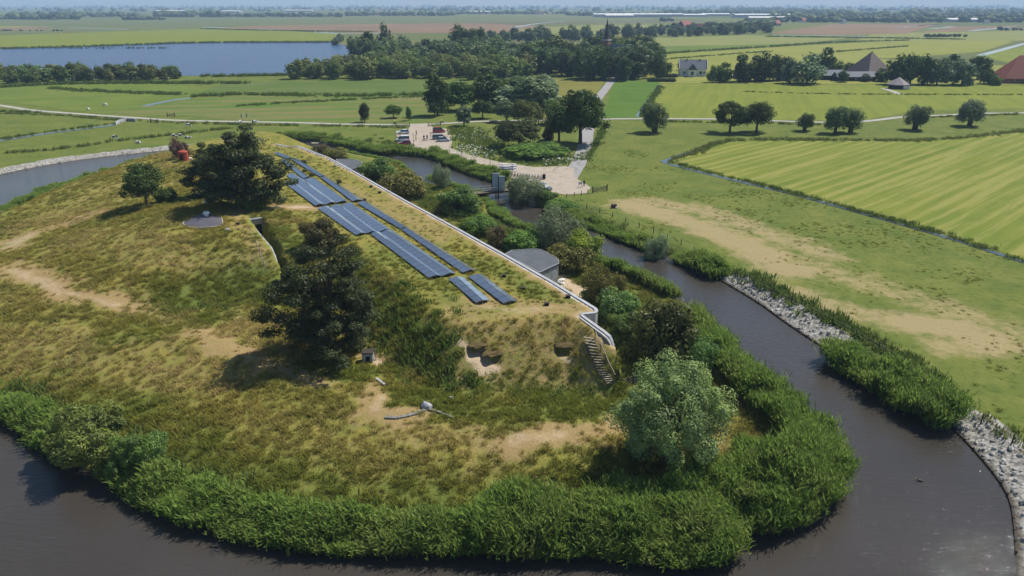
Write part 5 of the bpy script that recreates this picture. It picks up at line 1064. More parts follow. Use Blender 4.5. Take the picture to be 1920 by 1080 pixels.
def car(label, bx, by, yaw, colour, L=4.2, W=1.75, H=1.45, van=False):
    key = (L, W, H, van)
    if key not in CARM:
        ro = MB(); hz = H - .01
        ro.box((-.14 * L if not van else -.16 * L, 0, hz), ((.34 if not van else .56) * L, W * .70, .035), 0, .94); CARM[key] = (car_body(L, W, van), cabin(L, W, H, van), ro.mesh('roof'))
    bo, ca, ro = CARM[key]; p = P(bx, by, LAND + .08); t = thing('parked_car', label, 'car', (p[0], p[1], LAND + .07), yaw)
    for nm, me, mt in (('body', bo, M_CAR[colour]), ('window', ca, M_GLASS), ('roof', ro, M_CAR[colour])):
        o = obj(nm, me.copy(), mt, t); o.data.polygons.foreach_set('use_smooth', [False] * len(o.data.polygons))
        if nm == 'body': b = o.modifiers.new('bevel', 'BEVEL'); b.width = .05; b.segments = 2; b.limit_method = 'ANGLE'
    for sx in (-.31, .30):
        for sy in (-1, 1):
            w = obj('wheel', _rims, None, t); w.location = (sx * L, sy * (W / 2 - .10), .31); r = obj('rim', _rim2, None, w)
    for sy in (-1, 1):
        MB().box((L * .478, sy * W * .33, .55), (.09, .32, .14)).build('headlight', M_LAMP, t); MB().box((-L * .482, sy * W * .36, .62), (.08, .2, .2)).build('tail_light', M_TAIL, t)
    return t
yr = yaw_px((740, 250), (768, 249))
car('white hatchback parked alone in the row by the meadow bank', 756, 251, yr + math.pi, 'white', 4.1)
car('white van-like car standing behind the red one at the meadow bank', 755, 265, yr + math.pi, 'white', 4.2, 1.8, 1.75, True)
car('red hatchback parked beside the white car at the meadow bank', 759, 271.5, yr + math.pi, 'red', 3.9)
car('red van nosing into the weeds on the far side of the car park', 823, 248.5, yr, 'red', 4.2, 1.78, 1.75, True)
car('grey estate car parked between the red van and the white saloon', 824, 261, yr, 'grey', 4.6, 1.8, 1.55, True)
car('silver-white saloon nearest the weedy corner of the car park', 831, 265, yr, 'silver', 4.3)
car('dark green car half hidden behind the bush at the bridge head', 1019, 356, R(-38), 'dark', 4.2)
# ---- people and cows, grown as one surface from a skeleton
def skin(name, verts, edges, rad, mats, assign, sub=2):
    me = bpy.data.meshes.new(name); me.from_pydata([tuple(v) for v in verts], edges, []); o = bpy.data.objects.new(name, me); C.objects.link(o)
    sk = o.modifiers.new('skin', 'SKIN'); sd = o.modifiers.new('sub', 'SUBSURF'); sd.levels = sub; sd.render_levels = sub
    if not me.skin_vertices: bpy.context.view_layer.objects.active = o; me.attributes.get('x')
    for i, r in enumerate(rad):
        s = me.skin_vertices[0].data[i]; s.radius = (r, r) if not hasattr(r, '__len__') else r; s.use_root = (i == 0)
    bpy.context.view_layer.update(); dg = bpy.context.evaluated_depsgraph_get(); nm = bpy.data.meshes.new_from_object(o.evaluated_get(dg)); nm.name = name
    bpy.data.objects.remove(o); nm.materials.clear()
    for m in mats: nm.materials.append(m)
    for p in nm.polygons: p.material_index = assign(p.center); p.use_smooth = True
    return nm
M_SKIN = plain('skin', (.52, .33, .24), .6, .08); M_HAIR = plain('hair', (.06, .04, .03), .7, .2)
M_CLOTH = {k: plain(k + '_cloth', c, .9, .15) for k, c in dict(black=(.018, .018, .02), navy=(.03, .035, .06), yellow=(.80, .80, .22), denim=(.06, .08, .14), grey=(.2, .2, .2), cream=(.6, .55, .42)).items()}
def person(label, p, yaw, topc, legc, stride=.12, arm=.15, sit=False):
    v = [(0, 0, .95), (0, 0, 1.15), (0, 0, 1.40), (0, 0, 1.50), (.01, 0, 1.60), (.02, 0, 1.72), (0, .19, 1.42), (0, -.19, 1.42), (.03, .24, 1.15), (arm, .22, .95), (arm + .05, .2, .84), (-.03, -.24, 1.15), (arm * .5, -.24, .92), (arm * .6, -.23, .82),
         (0, .1, .9), (stride * .6, .11, .5), (stride, .11, .08), (stride + .15, .12, .04), (0, -.1, .9), (-stride * .2, -.11, .5), (-stride, -.11, .08), (-stride + .15, -.12, .04)]
    e = [(0, 1), (1, 2), (2, 3), (3, 4), (4, 5), (2, 6), (2, 7), (6, 8), (8, 9), (9, 10), (7, 11), (11, 12), (12, 13), (0, 14), (14, 15), (15, 16), (16, 17), (0, 18), (18, 19), (19, 20), (20, 21)]
    r = [.15, .14, .15, .06, .09, .085, .07, .07, .05, .04, .045, .05, .04, .045, .10, .07, .05, .04, .10, .07, .05, .04]
    me = skin('body', v, e, r, [M_SKIN, M_CLOTH[topc], M_CLOTH[legc], M_TYRE], lambda c: 3 if c.z < .09 else 2 if c.z < .93 and abs(c.y) < .2 else 0 if c.z > 1.47 or c.z < .9 else 1)
    t = thing('person', label, 'person', (p[0], p[1], p[2]), yaw); obj('body', me, None, t)
    m = MB(); bm = bmesh.new(); bmesh.ops.create_icosphere(bm, subdivisions=2, radius=.105); bm.verts.ensure_lookup_table(); me2 = bpy.data.meshes.new('hair'); bm.to_mesh(me2); bm.free(); h = obj('hair', me2, M_HAIR, t); h.location = (-.01, 0, 1.70); h.scale = (1, .95, .85)
    return t
PZ = LAND + .08
person('person in yellow top and black trousers by the lamp post in the car park', P(780, 263.5, PZ), 1.0, 'yellow', 'black'); person('person in black holding a bicycle in the middle of the car park', P(795, 263, PZ), 2.0, 'black', 'black')
person('person in navy jacket standing beside the bicycle in the car park', P(801, 262.5, PZ), -1.0, 'navy', 'denim'); person('person in cream jacket near the grey estate car', P(808, 258.5, PZ), .4, 'cream', 'black'); person('person in grey standing behind the yellow-topped one', P(781, 254, PZ), 2.6, 'grey', 'navy')
person('person in black walking beside the wooden field gate', P(1095, 350.5, LAND + .0), 1.8, 'black', 'black', .2)
person('cyclist in yellow jacket on the path left of the car park entrance', P(740, 232.5, PZ), 3.0, 'yellow', 'black'); person('cyclist in yellow jacket on the path right of the car park entrance', P(828, 231, PZ), 3.0, 'yellow', 'denim')
# ---- bicycles
def torus(Rr, r, c, n=16, k=5):
    m = MB(); V = [(c[0] + (Rr + r * math.cos(b)) * math.cos(a), c[1] + r * math.sin(b), c[2] + (Rr + r * math.cos(b)) * math.sin(a)) for a in [2 * math.pi * i / n for i in range(n)] for b in [2 * math.pi * j / k for j in range(k)]]
    return m.add(V, [(i * k + j, i * k + (j + 1) % k, ((i + 1) % n) * k + (j + 1) % k, ((i + 1) % n) * k + j) for i in range(n) for j in range(k)])
_bk = {'wheel': [], 'frame': None}
wm = torus(.33, .035, (0, 0, 0))
for a in np.linspace(0, math.pi, 5)[:-1]: wm.beam((-.31 * math.cos(a), 0, -.31 * math.sin(a)), (.31 * math.cos(a), 0, .31 * math.sin(a)), .012, .012)
WHEEL = wm.mesh('wheel'); WHEEL.materials.append(M_TYRE)
fm = MB(); [fm.tube([a, b], .028, 5) for a, b in (((-.52, 0, .35), (-.05, 0, .32)), ((-.05, 0, .32), (.38, 0, .8)), ((-.52, 0, .35), (-.15, 0, .8)), ((-.15, 0, .8), (.38, 0, .82)), ((-.05, 0, .32), (-.17, 0, .9)), ((.36, 0, .92), (.52, 0, .35)))]; FRAME = fm.mesh('frame')
SADD = MB().box((-.18, 0, .9), (.26, .15, .07), 0, .8).mesh('saddle'); SADD.materials.append(M_TYRE); HBAR = MB().tube([(.25, -.28, .98), (.36, 0, .95), (.25, .28, .98)], .025, 5).mesh('handlebar'); HBAR.materials.append(M_ALU)
def bike(label, p, yaw, mat, group=None, tilt=0):
    t = thing('bicycle', label, 'bicycle', tuple(p), yaw, group); t.rotation_euler.x = tilt
    for x in (-.52, .52): w = obj('wheel', WHEEL, None, t); w.location = (x, 0, .365)
    fr = obj('frame', FRAME.copy(), mat, t); obj('saddle', SADD, None, t); obj('handlebar', HBAR, None, t); return t
bike('dark bicycle held by the person in black in the car park', P(797, 264.5, PZ), .3, M_DARK); bike('bicycle ridden by the yellow cyclist left of the entrance', P(741, 233, PZ), 3.0, M_DARK); bike('bicycle ridden by the yellow cyclist right of the entrance', P(829, 231.5, PZ), 3.0, M_DARK)
bmats = [M_WHITE, M_ALU, M_DARK, M_CLOTH['navy']]; a_ = P(954, 330, PZ); b_ = P(1014, 336, PZ)
for k in range(12):
    p = a_ + (b_ - a_) * (k / 11.0); bike('bicycle parked in the long rack behind the bridge willow', p, R(75) + .1 * math.sin(k * 3), bmats[k % 4], 'bicycles in the rack', .06)
rk = thing('bicycle_rack', 'low metal rack holding the row of bicycles', 'rack'); 
for s in (-.35, .35): MB().beam(a_ + (-.5, s, .35), b_ + (.5, s, .35), .06, .06).build('rail', M_ALU, rk)
for f in np.linspace(0, 1, 13): p = a_ + (b_ - a_) * f + (.35, 0, 0); MB().tube([p + (0, -.35, -.05), p + (0, -.35, .7), p + (0, .35, .7), p + (0, .35, -.05)], .025, 5).build('hoop', M_ALU, rk)
# ---- canoe trailer, bin, lamps
p0 = P(951, 325, PZ); ct = thing('boat_trailer', 'trailer frame stacked with boats near the bicycle rack', 'trailer', (p0[0], p0[1], LAND + .07), R(12))
for x in (-1.3, 1.3):
    MB().beam((x, -.9, 1.5), (x, .9, 1.5), .08, .08).build('bar', M_ALU, ct); MB().beam((x, -.9, .9), (x, .9, .9), .08, .08).build('bar', M_ALU, ct); MB().beam((x, 0, .3), (x, 0, 2.1), .1, .1, (1, 0, 0)).build('upright', M_ALU, ct); MB().beam((x, -.9, 2.1), (x, .9, 2.1), .08, .08).build('bar', M_ALU, ct)
MB().beam((-2.4, 0, .4), (2.2, 0, .4), .12, .12).build('chassis', M_ALU, ct)
for s in (-1, 1): w = obj('wheel', _rims, None, ct); w.location = (0, s * .85, .31); MB().beam((0, 0, .31), (0, s * .85, .31), .06, .06).build('axle', M_ALU, ct)
def canoe(label, z, y, mat):
    S = []
    for x in np.linspace(-1, 1, 9):
        w = .36 * (1 - x * x) ** .6 + .03; d = .3; S.append([(x * 2.3, -w, .28 + .12 * x ** 4), (x * 2.3, 0, .06 + .2 * x ** 4), (x * 2.3, w, .28 + .12 * x ** 4), (x * 2.3, 0, .30 + .12 * x ** 4)])
    t = thing('canoe', label, 'boat', (p0[0] - y * math.sin(R(12)), p0[1] + y * math.cos(R(12)), LAND + .07 + z), R(12)); loft(S).build('hull', mat, t, True); tb = torus(.30, .03, (0, 0, 0)); r_ = MB().tube([(-2.3, 0, .42), (-1.2, .2, .32), (0, .38, .30), (1.2, .2, .32), (2.3, 0, .42)], .03, 5).build('gunwale', M_WHITE, t); return t
M_BLUE = glossy('blue_hull', (.06, .14, .42))
for lab, z, y, mt in [('blue canoe low on the boat trailer towards the moat', .88, -.45, M_BLUE), ('white canoe low on the boat trailer away from the moat', .88, .45, M_WHITE), ('blue canoe on the middle tier of the boat trailer', 1.48, -.45, M_BLUE), ('pale blue-white canoe on the middle tier of the trailer', 1.48, .45, M_WHITE), ('white canoe crowning the boat trailer', 2.08, 0, M_WHITE)]: canoe(lab, z, y, mt)
p = P(1020, 336, PZ); bn_ = thing('litter_bin', 'black litter bin at the end of the bicycle rack', 'bin', (p[0], p[1], LAND + .07)); MB().tube([(0, 0, 0), (0, 0, 1.15)], [.36, .4], 10).build('body', M_DARK, bn_); MB().tube([(0, 0, 1.154), (0, 0, 1.3)], [.44, .2], 10).build('lid', M_TYRE, bn_)
for lab, x, y in [('thin dark lamp post at the mouth of the car park', 776, 275), ('thin dark lamp post where the car park narrows', 865, 297), ('thin dark lamp post beside the gravel track to the bridge', 919, 311)]:
    p = P(x, y, LAND); t = thing('lamp_post', lab, 'lamp post', tuple(p)); MB().tube([(0, 0, -.1), (0, 0, 3.6)], [.07, .05], 7).build('pole', M_DARK, t); MB().tube([(0, 0, 3.604), (0, 0, 3.7), (0, 0, 3.95)], [.1, .2, .06], 8).build('lantern', M_ALU, t)
def gate(label, a, b, z=LAND, nb=5, mat=M_WOOD, h=1.15, name='field_gate'):
    pa, pb = P(*a, z), P(*b, z); t = thing(name, label, 'gate')
    for k in range(nb): MB().beam(pa + (0, 0, .25 + (h - .25) * k / (nb - 1)), pb + (0, 0, .25 + (h - .25) * k / (nb - 1)), .05, .1).build('bar', mat, t)
    MB().beam(pa + (0, 0, .25), pb + (0, 0, h), .05, .08).build('brace', mat, t)
    for p in (pa, pb): MB().box((p[0], p[1], z - .3), (.22, .22, h + .7)).build('post', M_DWOOD, t)
    return t
gate('grey five-bar field gate across the pasture entrance by the walker', (1111, 362), (1138, 358)); gate('low timber barrier left of the car park entrance', (741, 237.5), (768, 238), LAND, 3, M_DWOOD, .9, 'barrier'); gate('low timber barrier right of the car park entrance', (803, 237.5), (826, 236), LAND, 3, M_DWOOD, .9, 'barrier')
gate('white gate in the rough meadow behind the cycle path', (453, 221), (463, 220), LAND, 3, M_WHITE); gate('dark gate where the cow meadow meets the cycle path', (283, 230), (296, 231), LAND, 4, M_DWOOD); gate('dark gate in the rough meadow beyond the path bend', (314, 219), (328, 219), LAND, 4, M_DWOOD)
p = P(1088, 352, LAND); sg = thing('info_sign', 'small pale information board by the field gate', 'sign', tuple(p)); MB().box((-.35, 0, -.2), (.07, .07, 1.5)).build('post', M_WOOD, sg); MB().box((.35, 0, -.2), (.07, .07, 1.5)).build('post', M_WOOD, sg); MB().box((0, -.08, .8), (.9, .05, .6)).build('panel', M_PANEL, sg)
cul = thing('culvert_parapet', 'curved whitish parapet where the ditch meets the cycle path', 'parapet'); cp_ = smooth_line([P(x, y, LAND) for x, y in [(217, 235), (224, 230.5), (238, 227), (255, 228)]], 2)
for i in range(len(cp_) - 1): MB().beam(cp_[i] + (0, 0, .5), cp_[i + 1] + (0, 0, .5), .35, 1.2).build('block', M_COPE, cul)
p = P(1151, 389.5, LAND); tk = thing('cattle_drinker', 'dark brown cattle drinker with a white end standing in the dry pasture', 'trough', tuple(p), .3); MB().box((0, 0, 0), (1.15, .85, .8), 0, .9).build('tank', plain('brown_plastic', (.07, .04, .04), .6, .3), tk, False, .06); MB().box((.35, -.55, 0), (.45, .3, .3), 0, 1.1).build('bowl', M_WHITE, tk)
# ---- fences
M_WIRE = plain('fence_wire', (.25, .25, .25), .5, .1, 3, .5, .6)
def fence(label, px, step=4.0, h=1.1, z=.95):
    L = smooth_line([P(x, y, z)[:2] for x, y in px], 3); q, _ = densify(L, [0] * len(L), .25); acc = [q[0]]
    for c in q[1:]:
        if np.linalg.norm(c - acc[-1]) >= step: acc.append(c)
    t = thing('post_fence', label, 'fence'); pm = MB().tube([(0, 0, -.3), (0, 0, h)], .075, 6).mesh('post'); pm.materials.append(M_DWOOD); pts = []
    for c in acc:
        zz = height1(c[0], c[1]); o = obj('post', pm, None, t); o.location = (c[0], c[1], zz); o.rotation_euler = (random.uniform(-.06, .06), random.uniform(-.06, .06), 0); pts.append((c[0], c[1], zz))
    w = MB(); [w.beam((*a[:2], a[2] + k), (*b[:2], b[2] + k), .012, .012) for a, b in zip(pts, pts[1:]) for k in (.5, .95)]; w.build('wire', M_WIRE, t); return t
fence('long wire fence on dark posts along the right moat bank', [(1100, 392), (1200, 428), (1280, 462), (1360, 508), (1450, 552), (1560, 610), (1650, 660), (1740, 718), (1800, 762), (1870, 812), (1930, 858)])
fence('short post fence beside the field gate along the gravel', [(1062, 372), (1085, 368), (1108, 363)], 2.0)
# timber edging at the waterline of the stony banks
def edging(label, px):
    L = smooth_line([P(x, y, 0)[:2] for x, y in px], 4); q, _ = densify(L, [0] * len(L), .3); t = thing('bank_edging', label, 'edging'); acc = [q[0]]
    for c in q[1:]:
        if np.linalg.norm(c - acc[-1]) >= 1.6: acc.append(c)
    pm = MB().tube([(0, 0, -.5), (0, 0, .28)], .09, 6).mesh('stake'); pm.materials.append(M_DWOOD)
    for c in acc: o = obj('stake', pm, None, t); o.location = (c[0], c[1], random.uniform(-.05, .08)); o.rotation_euler = (random.uniform(-.15, .15), random.uniform(-.15, .15), 0)
    for a, b in zip(acc, acc[1:]): MB().beam((*a, .06), (*b, .06), .08, .22).build('plank', M_DWOOD, t)
edging('rotting timber edging below the stony bank upstream of the single reed clump', [(1345, 522.5), (1420, 567.5), (1480, 610.5), (1550, 656.5)]); edging('rotting timber edging below the wide stony bank downstream of the reed clump', [(1772, 789), (1840, 861), (1889, 930), (1902, 1000), (1904, 1060)])
# stones on the banks
STN = []
for px, w, d in [([(1358, 516), (1425, 560), (1487, 603), (1560, 648)], 4.2, 6), ([(1785, 780), (1852, 848), (1903, 915), (1918, 1000), (1920, 1080)], 4.2, 7), ([(1560, 650), (1700, 730), (1775, 778)], 2.2, 3), ([(-100, 349), (0, 325), (100, 305), (200, 291), (300, 281), (380, 274)], 2.8, 2)]:
    L = smooth_line([P(x, y, .3)[:2] for x, y in px], 3); sg_ = np.linalg.norm(np.diff(L, axis=0), axis=1); cs = np.concatenate([[0], np.cumsum(sg_)]); n = int(cs[-1] * w * d); u = rg.random(n) * cs[-1]; i = np.clip(np.searchsorted(cs, u) - 1, 0, len(sg_) - 1)
    STN.append(L[i] + (L[i + 1] - L[i]) * ((u - cs[i]) / sg_[i])[:, None] + rg.normal(size=(n, 2)) * w * .4)
q = np.concatenate(STN); z = height(q[:, 0], q[:, 1]); k = z > .02; q, z = q[k], z[k]; n = len(q)
def pebble(seed):
    bm = bmesh.new(); bmesh.ops.create_icosphere(bm, subdivisions=1, radius=1); r = random.Random(seed)
    for v in bm.verts: v.co *= r.uniform(.75, 1.2)
    me = bpy.data.meshes.new('stone'); bm.to_mesh(me); bm.free(); t = NT('bank_stone_%d' % seed); rn = t.N('ObjectInfo').outputs['Random']; me.materials.append(t.fin(t.mix(rn, (.20, .19, .17), (.48, .46, .42)), .9, .2)); return me
s = .05 + .30 * rg.random(n) ** 4
scatter('bank_stones', [pebble(1), pebble(2)], np.column_stack([q, z]), rg.random((n, 3)) * 6, np.stack([s * 1.3, s, s * .7], 1), {}, 'pale grey rubble stones covering the bare moat banks', 'stones')
# cow parsley
q = np.concatenate([rg.normal(size=(m, 2)) * r + P(x, y, LAND)[:2] for x, y, r, m in [(880, 282, 3, 60), (900, 262, 4, 40), (1045, 305, 3, 50), (925, 250, 5, 40), (870, 290, 2, 40), (905, 296, 3, 30)]]); n = len(q)
tfl = plain('umbel_flowers', (.75, .74, .62), .9, .1); fl = MB()
for a in range(7): r_ = .0 if a == 0 else .13; fl.box((r_ * math.cos(a), r_ * math.sin(a), .85 + .03 * (a % 2)), (.12, .12, .04))
fl.tube([(0, 0, 0), (0, 0, .86)], .015, 4); fme = fl.mesh('umbel'); fme.materials.append(tfl)
scatter('cow_parsley', [fme], np.column_stack([q, np.full(n, LAND)]), np.stack([rg.normal(size=n) * .1, rg.normal(size=n) * .1, rg.random(n) * 6], 1), np.repeat((.7 + .6 * rg.random(n))[:, None], 3, 1), {}, 'white flowering cow parsley in the weedy patch by the car park', 'flowers')
# ---- cows
def mat_cow(seed, thr):
    t = NT('cow_hide'); n = t.noise(1.1, 1, .4, t.pos('Object')); mp = t.N('VectorMath', operation='ADD'); t.set(mp.inputs[0], t.pos('Object')); mp.inputs[1].default_value = (seed * 3.1, seed, 0); n = t.noise(1.2, 1, .4, mp.outputs[0]); return t.fin(t.mix(t.step(n, thr - .02, thr + .02), (.72, .70, .66), (.018, .016, .015)), .8, .2)
cow_m = [mat_cow(1, .55), mat_cow(2, .48), mat_cow(4, .6)]
cv = [(0, 0, 1.1), (.5, 0, 1.12), (.75, 0, 1.2), (1.05, 0, 1.15), (1.3, 0, .95), (-.45, 0, 1.12), (-.75, 0, 1.15), (.5, .2, .8), (.52, .2, .42), (.5, .2, .05), (.5, -.2, .8), (.48, -.2, .42), (.5, -.2, .05), (-.7, .2, .85), (-.82, .2, .42), (-.75, .2, .05), (-.7, -.2, .85), (-.78, -.2, .42), (-.7, -.2, .05), (-.95, 0, 1.05), (-.98, 0, .6)]
ce = [(0, 1), (1, 2), (2, 3), (3, 4), (0, 5), (5, 6), (1, 7), (7, 8), (8, 9), (1, 10), (10, 11), (11, 12), (6, 13), (13, 14), (14, 15), (6, 16), (16, 17), (17, 18), (6, 19), (19, 20)]
cr_ = [.40, .38, .22, .16, .10, .40, .28, .13, .07, .06, .13, .07, .06, .15, .08, .06, .15, .08, .06, .04, .03]
cow_s = skin('body', cv, ce, cr_, [cow_m[0]], lambda c: 0)
lv = [(x, y * 1.3, max(z - .62, .1)) for x, y, z in cv]; cow_l = skin('body', lv, ce, cr_, [cow_m[0]], lambda c: 0)
gv = [tuple(v) for v in cv]; gv[3] = (1.05, 0, .8); gv[4] = (1.2, 0, .35); cow_g = skin('body', gv, ce, cr_, [cow_m[0]], lambda c: 0)
earm = MB().box((0, 0, 0), (.05, .22, .12)).mesh('ear'); earm.materials.append(M_DARK)
def cow(label, x, y, yaw, kind, mt, group=None):
    p = P(x, y, LAND + .03); t = thing('cow', label, 'cow', (p[0], p[1], LAND + .02), yaw, group); me = {'s': cow_s, 'l': cow_l, 'g': cow_g}[kind].copy(); me.materials.clear(); me.materials.append(cow_m[mt]); obj('body', me, None, t)
    hx, hz = {'s': (1.08, 1.25), 'l': (1.08, .63), 'g': (1.08, .85)}[kind]
    for s in (-1, 1): e = obj('ear', earm, None, t); e.location = (hx, s * .2, hz)
    return t
for c in [('black and white cow grazing between the ditch and the dark hedge line', 216, 262, 0, 'g', 0), ('mostly white cow lying beside the dark hedge line near the stony bank', 259, 269, 3.0, 'l', 2), ('white-backed cow grazing below the cycle path behind the parapet', 353, 239, .2, 'g', 2), ('black-headed cow at the path edge near the tallest pine', 451, 233, 1.4, 's', 0), ('dark cow standing behind the tallest pine top', 478, 233, .3, 's', 1),
          ('black cow in the group behind the red-leaved bush', 327, 260, 3.2, 's', 1), ('patched cow in the middle of the group behind the red-leaved bush', 340, 259, .3, 's', 0), ('white cow in the group behind the red-leaved bush', 352, 260, .1, 'l', 2), ('small patched cow lying in the meadow beyond the path', 166, 206, 2.4, 'l', 0), ('white cow grazing in the meadow beyond the path', 198, 200, 3.1, 'g', 2)]: cow(*c)
for k, (x, y) in enumerate([(155, 62), (170, 61), (268, 59), (283, 60), (308, 58), (330, 58), (355, 57), (278, 81), (62, 81), (115, 63)]): cow('tiny white grazing animal on the far bright meadow past the lake', x, y, k * .9, 'g', 2, 'grazing animals past the lake')
p = P(1725, 902, 0); dk = thing('duck', 'small brown duck swimming on the wide moat', 'duck', (p[0], p[1], 0), 2.8)
dm = skin('body', [(0, 0, .05), (.14, 0, .06), (.24, 0, .14), (.30, 0, .24), (.37, 0, .23), (-.16, 0, .08), (-.25, 0, .12)], [(0, 1), (1, 2), (2, 3), (3, 4), (0, 5), (5, 6)], [.12, .1, .05, .055, .025, .08, .03], [plain('duck_feathers', (.10, .075, .05), .8, .4, 20)], lambda c: 0); obj('body', dm, None, dk); obj('bill', MB().box((.40, 0, .21), (.09, .05, .02)).mesh('bill'), plain('bill_horn', (.4, .25, .05), .5), dk)
tag(MB().prism([(p_[0], p_[1]) for p_ in [P(583, 268.5, 0), P(596, 268.2, 0), P(598, 270, 0), P(585, 270.5, 0)]], -.2, .25).build('floating_raft', M_PWOOD), 'pale wooden raft floating by the reeds of the upper moat', 'raft')
# ================================================================ HOUSES
def mat_tiles(name, a, b, sc=2.2):
    t = NT(name); p = t.pos('Object'); n = t.noise(1.2, 5, .6, p); z = t.N('SeparateXYZ', i0=p).outputs[2]
    w = t.N('TexWave'); w.wave_type = 'BANDS'; w.bands_direction = 'Z'; w.inputs['Scale'].default_value = sc; t.set(w.inputs['Vector'], p)
    t.bump(w.outputs['Fac'], .5, .05); return t.fin(t.mix(n, a, b), .75, .25)
M_TRED = mat_tiles('red_roof_tiles', (.20, .05, .032), (.30, .085, .05)); M_TGREY = mat_tiles('slate_roof_tiles', (.13, .145, .17), (.20, .215, .24)); M_TDARK = mat_tiles('dark_roof_tiles', (.055, .045, .045), (.10, .08, .08)); M_THATCH = mat_tiles('brown_grey_roof_tiles', (.10, .078, .075), (.165, .12, .11)); M_TLIL = mat_tiles('faded_roof_tiles', (.20, .17, .18), (.27, .23, .24))
M_BRICK = mat_concrete('brick_wall', (.22, .10, .07), (.30, .15, .10), (.12, .07, .05), .5); M_WWALL = mat_concrete('white_wall', (.70, .70, .68), (.78, .77, .74), (.55, .54, .5), .4); M_BWALL = plain('black_tarred_boards', (.022, .022, .024), .8, .3); M_GWALL = plain('grey_cladding', (.36, .37, .38), .7, .15, 1)
M_PANE = glossy('window_glass', (.03, .04, .05))
def gable(root, L, W, hw, hr, wallm, roofm, ov=.35, hip=0.0, z0=0.0, cx=0, cy=0, rz=0, names=('wall', 'roof')):
    """gabled (or hipped) block: ridge along local x"""
    ca, sa = math.cos(rz), math.sin(rz)
    def T(p): return (cx + p[0] * ca - p[1] * sa, cy + p[0] * sa + p[1] * ca, p[2] + z0)
    x, y = L / 2, W / 2; m = MB(); V = [(-x, -y, -.3), (x, -y, -.3), (x, y, -.3), (-x, y, -.3), (-x, -y, hw), (x, -y, hw), (x, y, hw), (-x, y, hw)]; Fc = [(0, 1, 5, 4), (1, 2, 6, 5), (2, 3, 7, 6), (3, 0, 4, 7)]
    if hip == 0: V += [(-x, 0, hw + hr), (x, 0, hw + hr)]; Fc += [(5, 6, 9), (7, 4, 8)]
    m.add([T(v) for v in V], Fc); w = m.build(names[0], wallm, root)
    X, Y = x + ov, y + ov; e = hw - ov * hr / y; hx = X - (hip * L / 2 + ov * (hip > 0)); r = MB(); top = .14
    A = [(-X, -Y, e), (X, -Y, e), (X, Y, e), (-X, Y, e), (-hx, 0, hw + hr), (hx, 0, hw + hr)]; V = [(p[0], p[1], p[2] + .02) for p in A] + [(p[0], p[1], p[2] + top) for p in A]
    r.add([T(v) for v in V], [(0, 1, 5, 4), (2, 3, 4, 5), (1, 2, 5), (3, 0, 4), (6, 7, 11, 10), (8, 9, 10, 11), (7, 8, 11), (9, 6, 10), (0, 1, 7, 6), (1, 2, 8, 7), (2, 3, 9, 8), (3, 0, 6, 9)]); ro = r.build(names[1], roofm, root)
    return w, ro, T
def window(root, T, x, y, z, w, h, axis='y', s=-1, mat=None):
    """a framed pane set just proud of a wall that faces local axis direction s"""
    def box(du, z0, ww, hh, t, off):
        c = (x + du, y + s * off, z0) if axis == 'y' else (x + s * off, y + du, z0); return c, ((ww, t, hh) if axis == 'y' else (t, ww, hh))
    m = MB(); c, sz = box(0, z, w + .2, h + .2, .06, .03); m.box(c, sz); m.v = [T(v) for v in m.v]; f = m.build('window', mat or M_WHITE, root)
    m = MB(); c, sz = box(0, z + .1, w, h, .03, .075); m.box(c, sz); m.v = [T(v) for v in m.v]; m.build('pane', M_PANE, f)
def at_house(label, bx, by, yaw, name='house', cat='house', group=None):
    p = P(bx, by, LAND); return thing(name, label, cat, (p[0], p[1], LAND), yaw, group)
def chimney(ro_root, T, x, y, z, h=1.2):
    m = MB(); m.box((x, y, z), (.6, .6, h)); m.v = [T(v) for v in m.v]; m.build('chimney', M_BRICK, ro_root)
# white house with slate roof
h = at_house('white house with blue-grey slate roof, white gables and front extension', 1297, 142, R(-6)); w, ro, T = gable(h, 15.5, 8.5, 4.6, 4.6, M_WWALL, M_TGREY)
chimney(ro, T, -3.5, 0, 8.6); chimney(ro, T, 4.0, 0, 8.6)
for s in (-1, 1):
    m = MB(); m.beam((s * 8.15, -4.7, 4.3), (s * 8.15, 0, 9.5), .25, .4); m.beam((s * 8.15, 4.7, 4.3), (s * 8.15, 0, 9.5), .25, .4); m.build('barge_board', M_WHITE, ro)
w2, r2, T2 = gable(h, 5.5, 5.0, 4.3, 3.0, M_WWALL, M_TGREY, .3, 0, 0, -.8, -5.0, R(90), ('extension_wall', 'extension_roof'))
window(h, T, -5, -4.25, 1.2, 1.4, 1.6); window(h, T, 4.5, -4.25, 1.2, 1.6, 1.6); window(h, T, 6.5, -4.25, 1.4, .9, 1.3); window(h, T, 7.75, 0, 1.4, 1.2, 1.5, 'x', 1); window(h, T, 7.75, 0, 5.0, 1.0, 1.2, 'x', 1); window(h, T, -.8, -7.8, 1.0, 1.6, 1.9, 'y', -1); window(h, T, -.8, -7.8, 4.2, .9, 1.1, 'y', -1)
m = MB(); m.box((1.95 + .02, -6.2, 0), (.06, 1.0, 2.1)); m.build('door', M_DWOOD, h)
# black barn and faded-roof shed
h = at_house('black tarred barn with gable end beside a low pale-walled wing', 1392, 146, R(4), 'barn', 'barn'); w, ro, T = gable(h, 12, 9, 3.2, 5.2, M_BWALL, M_TDARK, .3, 0, 0, 0, 0, R(80)); w2, r2, T2 = gable(h, 17, 8, 2.4, 3.6, M_WWALL, M_TLIL, .3, 0, 0, 12, -1, 0, ('wing_wall', 'wing_roof'))
window(h, T2, -2, -4, .8, 1.2, 1.0); window(h, T2, 4, -4, .8, 1.2, 1.0); m = MB(); m.box((8.5, -5.9, 3.2), (4, .08, 1.6)); m.v = [(v[0], v[1] + (v[2] - 3.2) * .95, v[2] + .35) for v in m.v]; m.build('skylight', M_PANE, h)
